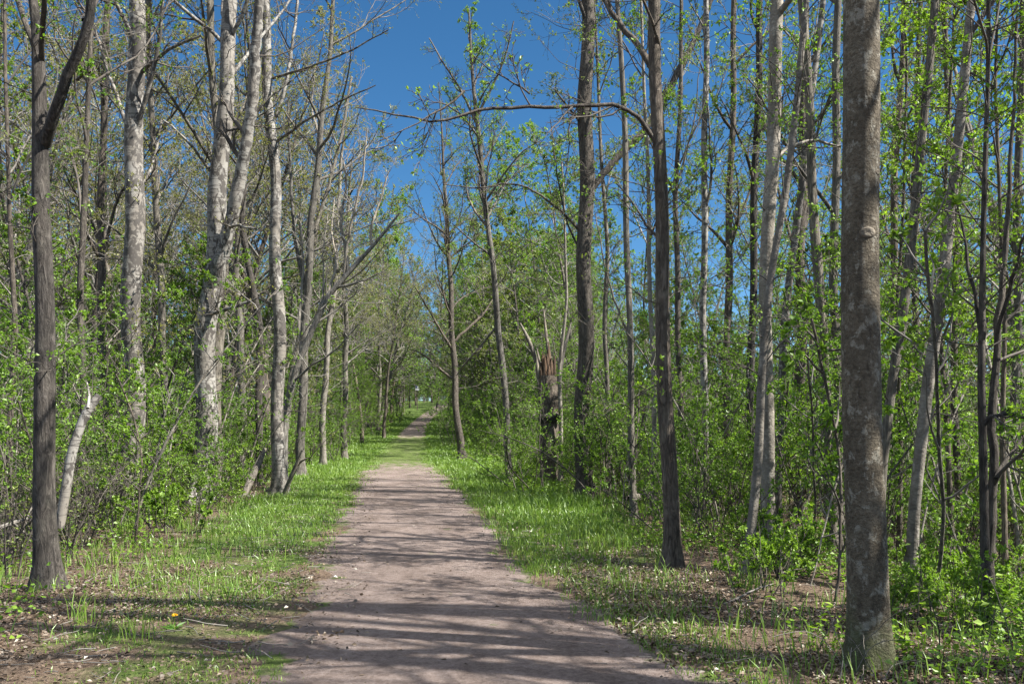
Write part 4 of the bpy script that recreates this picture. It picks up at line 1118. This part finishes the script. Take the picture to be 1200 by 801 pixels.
def spots(n, y0, y1, d0, d1, sep, side, pw=0.4, px=None, taken=None, margin=0.04):
    out = [] if taken is None else taken
    got = []
    tries = 0
    while len(got) < n and tries < n * 80:
        tries += 1
        t = random.random(); q = 1 - pw
        y = (y0 ** q + t * (y1 ** q - y0 ** q)) ** (1 / q)
        d = random.uniform(d0, d1) * side
        x = float(path_x(y)) + d
        if abs(x) > (0.6 + margin) * y + 0.6:
            continue
        p = CX + FPX * x / y
        if (482 < p < 497 and 40 < y < 124 and d * side < 8) or (626 < p < 668 and 9 < y < Ys - 0.3) or (668 < p < 700 and 14 < y < 19.8):
            continue
        if px and not (px[0] <= p <= px[1]):
            continue
        if any((x - a) ** 2 + (y - b) ** 2 < sep * sep for a, b in out):
            continue
        out.append((x, y)); got.append((x, y))
    return got


treepts = [(float(h.location.x), float(h.location.y)) for h in HERO]
LT = dict(R='tall slim tree deep in the woods right of the path, among many alike', L='tall slim tree deep in the woods left of the path, among many alike',
          C='tall slim tree far off beyond where the path disappears')
# tall trees, right wood (thin, sky behind), left wood, and the far end
for (x, y) in spots(46, 20, 75, 8.5, 46, 1.9, 1, 0.2, (655, 1260), treepts):
    plant(random.choice(TALL), x, y, LT['R'], 'tree', 'tall trees in the right-hand wood', random.uniform(0.75, 1.1), 0.05)
for (x, y) in spots(44, 24, 90, 5, 46, 2.0, -1, 0.2, (-60, 425), treepts):
    plant(random.choice(TALL), x, y, LT['L'], 'tree', 'tall trees in the left-hand wood', random.uniform(0.75, 1.1), 0.05)
for (x, y) in spots(24, 75, 170, 4, 60, 3.0, 1, 0.2, (430, 700), treepts) + spots(12, 70, 170, 4, 40, 3.0, -1, 0.2, (380, 520), treepts):
    plant(random.choice(TALL), x, y, LT['C'], 'tree', 'tall trees at the far end of the path', random.uniform(0.75, 1.0), 0.04)
for (x, y) in spots(30, 25, 80, 6, 40, 2.6, -1, 0.2, (-40, 440), treepts):
    plant(random.choice(BUDDING), x, y, 'grey tree hazy with yellowish buds in the left wood, behind the birches', 'tree', 'budding trees in the left-hand wood', random.uniform(0.95, 1.4), 0.04)
for (x, y) in spots(12, 70, 140, 5, 60, 4.0, 1, 0.2, (440, 760), treepts):
    plant(random.choice(BUDDING), x, y, 'yellowish budding tree beyond the bend of the path, under the open sky', 'tree', 'budding trees beyond the bend', random.uniform(0.8, 1.1), 0.04)
for (x, y) in spots(15, 44, 76, 8.5, 34, 2.2, 1, 0.1, (500, 690), treepts) + spots(34, 76, 150, 5, 40, 2.2, 1, 0.1, (445, 690), treepts) + spots(10, 60, 150, 3.6, 20, 2.4, -1, 0.1, (380, 500), treepts):
    plant(random.choice(TWIGGY), x, y, 'twiggy half-leafed tree in the tangle where the path disappears', 'tree', 'twiggy trees at the far end', random.uniform(1.0, 1.6), 0.06)
for (x, y) in spots(20, 24, 80, 4.5, 40, 2.2, -1, 0.1, (-40, 440), treepts):
    plant(random.choice(TWIGGY), x, y, 'twiggy half-leafed tree low among the birches left of the path', 'tree', 'twiggy trees in the left-hand wood', random.uniform(0.8, 1.2), 0.06)
for (x, y) in spots(22, 28, 80, 9, 46, 2.2, 1, 0.1, (640, 1260), treepts):
    plant(random.choice(TWIGGY), x, y, 'twiggy half-leafed tree low among the trunks right of the path', 'tree', 'twiggy trees in the right-hand wood', random.uniform(0.5, 0.95), 0.06)
for (x, y) in spots(12, 84, 150, 3.2, 11, 2.0, -1, 0.1, (425, 540), treepts) + spots(12, 84, 150, 3.2, 14, 2.0, 1, 0.1, (470, 560), treepts):
    plant(random.choice(TALL[:2] + BUDDING), x, y, 'tall tree rising behind the far bend, seen straight down the path', 'tree', 'tall trees behind the far bend', random.uniform(1.0, 1.3), 0.04)
for (x, y) in spots(7, 66, 105, 3.0, 7, 2.2, -1, 0.1, (440, 520), treepts) + spots(5, 70, 105, 5.5, 11, 2.2, 1, 0.1, (480, 580), treepts):
    plant(random.choice(TWIGGY), x, y, 'tall half-leafed tree leaning its crown over the far stretch of the path', 'tree', 'tall crowns over the far stretch', random.uniform(1.25, 1.6), 0.04)
for (px, y, s_, p_) in ((424, 60, 1.02, 1), (443, 78, 1.12, 0), (404, 52, 0.95, 0), (458, 94, 1.2, 1), (470, 112, 1.25, 0), (412, 70, 1.1, 1), (433, 88, 1.3, 0), (450, 66, 1.0, 1)):
    plant(BUDDING[p_], (px - CX) / FPX * y, y, 'tall yellowish budding tree left of the far grassy stretch, under the sky gap', 'tree', 'budding trees left of the far stretch', s_, 0.03)
for (px, y, s_, p_) in ((524, 84, 1.25, 0), (552, 70, 1.1, 1), (534, 104, 1.35, 1), (568, 86, 1.2, 0), (512, 128, 1.3, 0)):
    plant(TWIGGY[p_], (px - CX) / FPX * y, y, 'tall half-leafed tree right of the far path, behind the branchy dark tree', 'tree', 'half-leafed trees right of the far path', s_, 0.03)
for (x, y) in spots(14, 44, 80, 3.6, 8, 1.4, -1, 0.1, (400, 480), treepts):
    plant(LEAFY[1 + random.randrange(2)], x, y, 'bright leafy small tree at the left side of the far grassy stretch', 'small tree', 'bright small trees left of the far stretch', random.uniform(0.55, 0.95), 0.06)
for (x, y) in spots(4, 26, 38, 4.2, 8, 1.8, -1, 0.1, (290, 410), treepts):
    plant(random.choice(BUDDING), x, y, 'grey tree hazy with yellowish buds near the slender birch and leaning dead tree', 'tree', 'budding trees by the slender birch', random.uniform(0.95, 1.2), 0.04)
# leafy understory
for (x, y) in spots(64, 12, 70, 4.5, 42, 1.5, 1, 0.4, (610, 1260)):
    plant(random.choice(LEAFY), x, y, 'small leafy green tree growing under the tall trunks right of the path', 'small tree', 'understory trees right of the path', min(random.uniform(0.5, 0.95), 0.11 * (x - float(path_x(y)) - 0.8)), 0.08)
for (x, y) in spots(70, 13, 75, 5, 42, 1.5, -1, 0.3, (-80, 440)):
    plant(random.choice(LEAFY), x, y, 'small leafy green tree growing under the birches left of the path', 'small tree', 'understory trees left of the path', random.uniform(0.6, 1.1 if y < 24 else 1.4), 0.08)
for (x, y) in spots(26, 55, 160, 3.2, 40, 2.6, 1, 0.2, (450, 680)) + spots(16, 45, 160, 3.2, 16, 2.2, -1, 0.2, (380, 500)):
    plant(random.choice(LEAFY), x, y, 'small leafy tree crowding the far end of the path', 'small tree', 'understory trees at the far end', random.uniform(0.7, 1.2), 0.08)
for (x, y) in spots(44, 168, 205, 0, 26, 1.3, -1, 0.1, (440, 640)) + spots(26, 172, 205, 0, 26, 1.3, 1, 0.1, (440, 660)):
    plant(random.choice(LEAFY), x, y, 'leafy tree closing the view where the path disappears', 'small tree', 'leafy trees closing the view', random.uniform(0.6, 1.6), 0.08)
for (x, y) in spots(16, 140, 178, 2.6, 14, 1.6, -1, 0.1, (380, 640)) + spots(12, 140, 178, 2.6, 14, 1.6, 1, 0.1, (420, 680)):
    plant(random.choice(LEAFY), x, y, 'small leafy tree crowding the far end of the path', 'small tree', 'understory trees at the far end', random.uniform(0.7, 1.3), 0.08)
for (x, y) in spots(34, 150, 205, 2.2, 20, 1.2, -1, 0.1, (440, 600)) + spots(16, 168, 205, 2.2, 20, 1.2, 1, 0.1, (470, 640)):
    plant(random.choice(SHRUB), x, y, 'tall shrub closing the view at the crest where the path ends', 'shrub', 'shrubs at the crest', random.uniform(1.6, 3.0), 0.06)
# shrubs
sh = []
for (x, y) in spots(155, 9.5, 42, 2.9, 26, 0.65, 1, 0.5, (600, 1260), sh):
    plant(random.choice(SHRUB), x, y, 'bright green leafy shrub in the undergrowth right of the path', 'shrub', 'leafy shrubs right of the path', random.uniform(0.6, 1.1), 0.1)
for (x, y) in spots(110, 10.5, 42, 3.6, 24, 0.72, -1, 0.5, (-60, 420), sh):
    plant(random.choice(SHRUB), x, y, 'green leafy shrub in the undergrowth left of the path', 'shrub', 'leafy shrubs left of the path', random.uniform(0.6, 1.1), 0.1)
for (x, y) in spots(36, 40, 120, 3.0, 14, 1.0, 1, 0.3, (440, 640), sh) + spots(40, 36, 120, 2.6, 12, 1.0, -1, 0.3, (340, 500), sh):
    plant(random.choice(SHRUB), x, y, 'green shrub beside the path far ahead, near the grassy stretch', 'shrub', 'shrubs along the far path', random.uniform(0.8, 1.5), 0.1)
for (x, y) in spots(12, 8.6, 22, 4.6, 14, 0.7, -1, 0.6, (-40, 330), sh):
    plant(random.choice(BARE), x, y, 'nearly leafless twiggy shrub in the brush left of the path', 'bare shrub', 'bare shrubs left of the path', random.uniform(0.7, 1.1), 0.1)
for (x, y) in spots(16, 9, 24, 3.8, 14, 0.9, 1, 0.6, (640, 1240), sh):
    plant(random.choice(BARE), x, y, 'nearly leafless twiggy shrub among green brush right of the path', 'bare shrub', 'bare shrubs right of the path', random.uniform(0.6, 1.0), 0.1)
for (x, y) in spots(70, 7.4, 26, 3.3, 16, 0.5, 1, 0.5, (640, 1260), sh):
    plant(random.choice(SAPL), x, y, 'thin young sapling with small fresh leaves right of the path', 'sapling', 'saplings right of the path', random.uniform(0.6, 1.15), 0.1)
for (x, y) in spots(80, 8.6, 26, 3.8, 16, 0.45, -1, 0.5, (-60, 350), sh):
    plant(random.choice(SAPL), x, y, 'thin young sapling with small leaves in the brush left of the path', 'sapling', 'saplings left of the path', random.uniform(0.6, 1.15), 0.1)

for (x, y) in spots(9, 6.6, 9.6, 2.9, 6.5, 0.45, 1, 0.3, (880, 1230), sh):
    plant(SHRUB[4], x, y, 'low bright green bush on the leafy floor around the stout trunk', 'low bush', 'low bushes around the stout trunk', random.uniform(0.5, 0.85), 0.1)

# young broad-leaved seedlings in the right foreground
r = np.random.default_rng(77)
SEED = []
for (px, py, h, lb) in ((1000, 770, 0.75, 'young plant with yellow-green leaves in front of the stout trunk'),
                        (1100, 770, 0.6, 'broad-leaved seedling on brown leaves between the stout trunk and the twin stems'),
                        (1150, 795, 0.5, 'broad-leaved seedling at the foot of the twin-stemmed tree'),
                        (1075, 735, 0.7, 'thin seedling on brown leaves behind the other seedlings, right of the stout trunk'),
                        (1188, 780, 0.65, 'seedling with yellowish leaves in the lower right corner'),
                        (960, 760, 0.4, 'low green seedling just left of the stout trunk'),
                        (920, 740, 0.45, 'bushy green seedling near the path edge, left of the stout trunk')):
    Y = on_ground(px, py); O = np.array([(px - CX) / FPX * Y, Y, 0]); O[2] = float(terrain(O[0], O[1]))
    root = empty('seedling', O); tag(root, lb, 'seedling')
    P, Rr = sweep(r, np.array([[0, 0, -0.02]]), np.array([[r.normal(0, 0.12), r.normal(0, 0.12), 1]]), np.array([h]), np.array([0.005]), np.array([0.002]), 10, 0.07, 0.03)
    mb = MB(); tubes(mb, P, Rr, 6); mb.obj('stem', [TWIG], root)
    n = int(16 * h / 0.5); t = r.uniform(0.3, 1, n); C = np.stack([np.interp(t * 10, np.arange(11), P[0][:, k]) for k in range(3)], -1)
    a = r.uniform(0, 6.28, n); D = np.stack([np.cos(a), np.sin(a), r.uniform(-0.1, 0.7, n)], -1)
    S2, SR = sweep(r, C, D, np.full(n, 0.07), np.full(n, 0.0016), np.full(n, 0.001), 3, 0.1, 0.0)
    mb = MB(); tubes(mb, S2, SR, 3, 0); leaves(mb, S2[:, -1], D + np.array([0, 0, -0.3]), r.uniform(0.045, 0.085, n), 1, up=0.9, wide=0.55, r=r, tint0=np.full(n, 0.75))
    mb.obj('foliage', [TWIG, LEAF_FRESH], root)

# trees just outside the right edge, whose shadows cross the path
for (x, y, s, p) in ((5.6, 3.3, 0.8, 1), (6.6, 5.35, 0.75, 1), (7.4, 5.9, 0.9, 0), (8.2, 4.1, 0.95, 0), (7.0, 3.4, 0.8, 1), (10.4, 5.6, 1.0, 1),
                     (9.8, 2.6, 1.0, 0), (4.9, 3.75, 0.7, 1), (6.0, 4.75, 0.62, 1), (13.6, 5.2, 1.1, 1), (6.1, 0.9, 0.9, 1)):
    plant(BAREPOLE[p % 2], x, y, 'tall tree just beyond the right edge of the view', 'tree', 'trees beyond the right edge', s, 0.04)

# the far wood that closes every view: reads as one mass
r = np.random.default_rng(901)
mb = MB()
fx = np.concatenate([r.uniform(-240, 240, 460), r.uniform(-45, 45, 80)]); fy = np.concatenate([r.uniform(95, 260, 460), r.uniform(180, 225, 80)])
k = (np.abs(fx - path_x(fy)) > np.where(fy < 160, 9, np.where(fy < 178, 4, 0))) & (np.abs(fx) < 0.75 * fy)
fx = fx[k]; fy = fy[k]; n = len(fx)
fh = r.uniform(5, 11, n) * np.where(fx > 0.12 * fy, 0.75, 1.1)
s0 = np.stack([fx, fy, terrain(fx, fy) - 0.3], -1)
P, Rr = sweep(r, s0, np.tile([[0, 0, 1.0]], (n, 1)) + r.normal(0, 0.05, (n, 3)), fh, fh * 0.014, fh * 0.002, 8, 0.05, 0.02)
tubes(mb, P, Rr, 4, 0)
s1, d1, l1, q1 = kids(r, P, Rr, 13, 0.12, 0.97, 0.5, 1.2, 0.36, 0.6, fh)
P1, R1 = sweep(r, s1, d1, l1, np.maximum(q1, 0.02), np.full(len(q1), 0.012), 4, 0.15, 0.05)
tubes(mb, P1, R1, 3, 0)
m = len(P1); t = r.integers(1, 5, (m, 26)); C = P1[np.arange(m)[:, None], t] + r.normal(0, 0.42, (m, 26, 3))
leaves(mb, C.reshape(-1, 3), r.normal(size=(m * 26, 3)), r.uniform(0.16, 0.34, m * 26), 1, r=r, tint0=np.repeat(r.uniform(0.1, 0.9, m), 26))
tag(mb.obj('far_woods', [TWIG_GREY, LEAF_MID]), kind='stuff')

for p in PROTOS:
    if p.name not in USED:
        for c in KIDS[p.name]:
            bpy.data.objects.remove(c)
        bpy.data.objects.remove(p)

# ---------------------------------------------------------------- light, sky, camera
SUN_EL, SUN_AZ = R_(50), math.atan2(0.97, -0.25)     # azimuth measured from +Y (north) clockwise
world = bpy.data.worlds.new('World'); scene.world = world; world.use_nodes = True
nt = world.node_tree
bg = nt.nodes['Background']
sky = nt.nodes.new('ShaderNodeTexSky'); sky.sky_type = 'NISHITA'; sky.sun_disc = False
sky.sun_elevation = SUN_EL; sky.sun_rotation = SUN_AZ
sky.altitude = 2500; sky.air_density = 1.0; sky.dust_density = 0.0; sky.ozone_density = 4.0
WHITEN = 0.75
hs = nt.nodes.new('ShaderNodeHueSaturation'); hs.inputs['Saturation'].default_value = 1.2; hs.inputs['Hue'].default_value = 0.493
nt.links.new(sky.outputs[0], hs.inputs['Color']); nt.links.new(hs.outputs[0], bg.inputs['Color'])
# sky above the view is brightened and whitened, added as soft fill light
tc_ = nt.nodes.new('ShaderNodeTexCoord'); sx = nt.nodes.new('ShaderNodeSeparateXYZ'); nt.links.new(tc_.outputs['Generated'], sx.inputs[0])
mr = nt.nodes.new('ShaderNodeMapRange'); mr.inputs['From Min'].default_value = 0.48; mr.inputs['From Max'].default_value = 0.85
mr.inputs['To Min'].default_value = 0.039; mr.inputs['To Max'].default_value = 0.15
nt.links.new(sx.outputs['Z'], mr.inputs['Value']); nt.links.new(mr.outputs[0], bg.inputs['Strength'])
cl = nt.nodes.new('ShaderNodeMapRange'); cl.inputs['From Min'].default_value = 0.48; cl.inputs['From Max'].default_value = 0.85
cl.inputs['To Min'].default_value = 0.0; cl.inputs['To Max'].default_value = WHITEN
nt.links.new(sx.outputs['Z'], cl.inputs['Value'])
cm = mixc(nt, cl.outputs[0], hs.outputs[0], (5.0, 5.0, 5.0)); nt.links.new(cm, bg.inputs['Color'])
scene.cycles.max_bounces = 6; scene.cycles.diffuse_bounces = 3; scene.cycles.glossy_bounces = 1; scene.cycles.transmission_bounces = 3

sl = bpy.data.lights.new('sun', 'SUN'); sl.energy = 4.6; sl.angle = R_(0.4); sl.color = (1.0, 0.95, 0.87)
so = bpy.data.objects.new('sun', sl); col.objects.link(so)
dirv = np.array([math.sin(SUN_AZ) * math.cos(SUN_EL), math.cos(SUN_AZ) * math.cos(SUN_EL), math.sin(SUN_EL)])
from mathutils import Vector
so.rotation_euler = Vector(dirv).to_track_quat('Z', 'Y').to_euler()
so.location = tuple(dirv * 60)

cam = bpy.data.cameras.new('camera'); cam.sensor_width = 36.0; cam.lens = 36.0 * FPX / 1200.0
cam.shift_y = 99.5 / 1200.0; cam.clip_start = 0.05; cam.clip_end = 3000
co = bpy.data.objects.new('camera', cam); col.objects.link(co)
co.location = (0, 0, CAM_H); co.rotation_euler = (R_(90), 0, 0)
scene.camera = co
scene.view_settings.view_transform = 'Standard'
scene.view_settings.look = 'None'
scene.view_settings.exposure = 2.0
scene.view_settings.gamma = 1.0
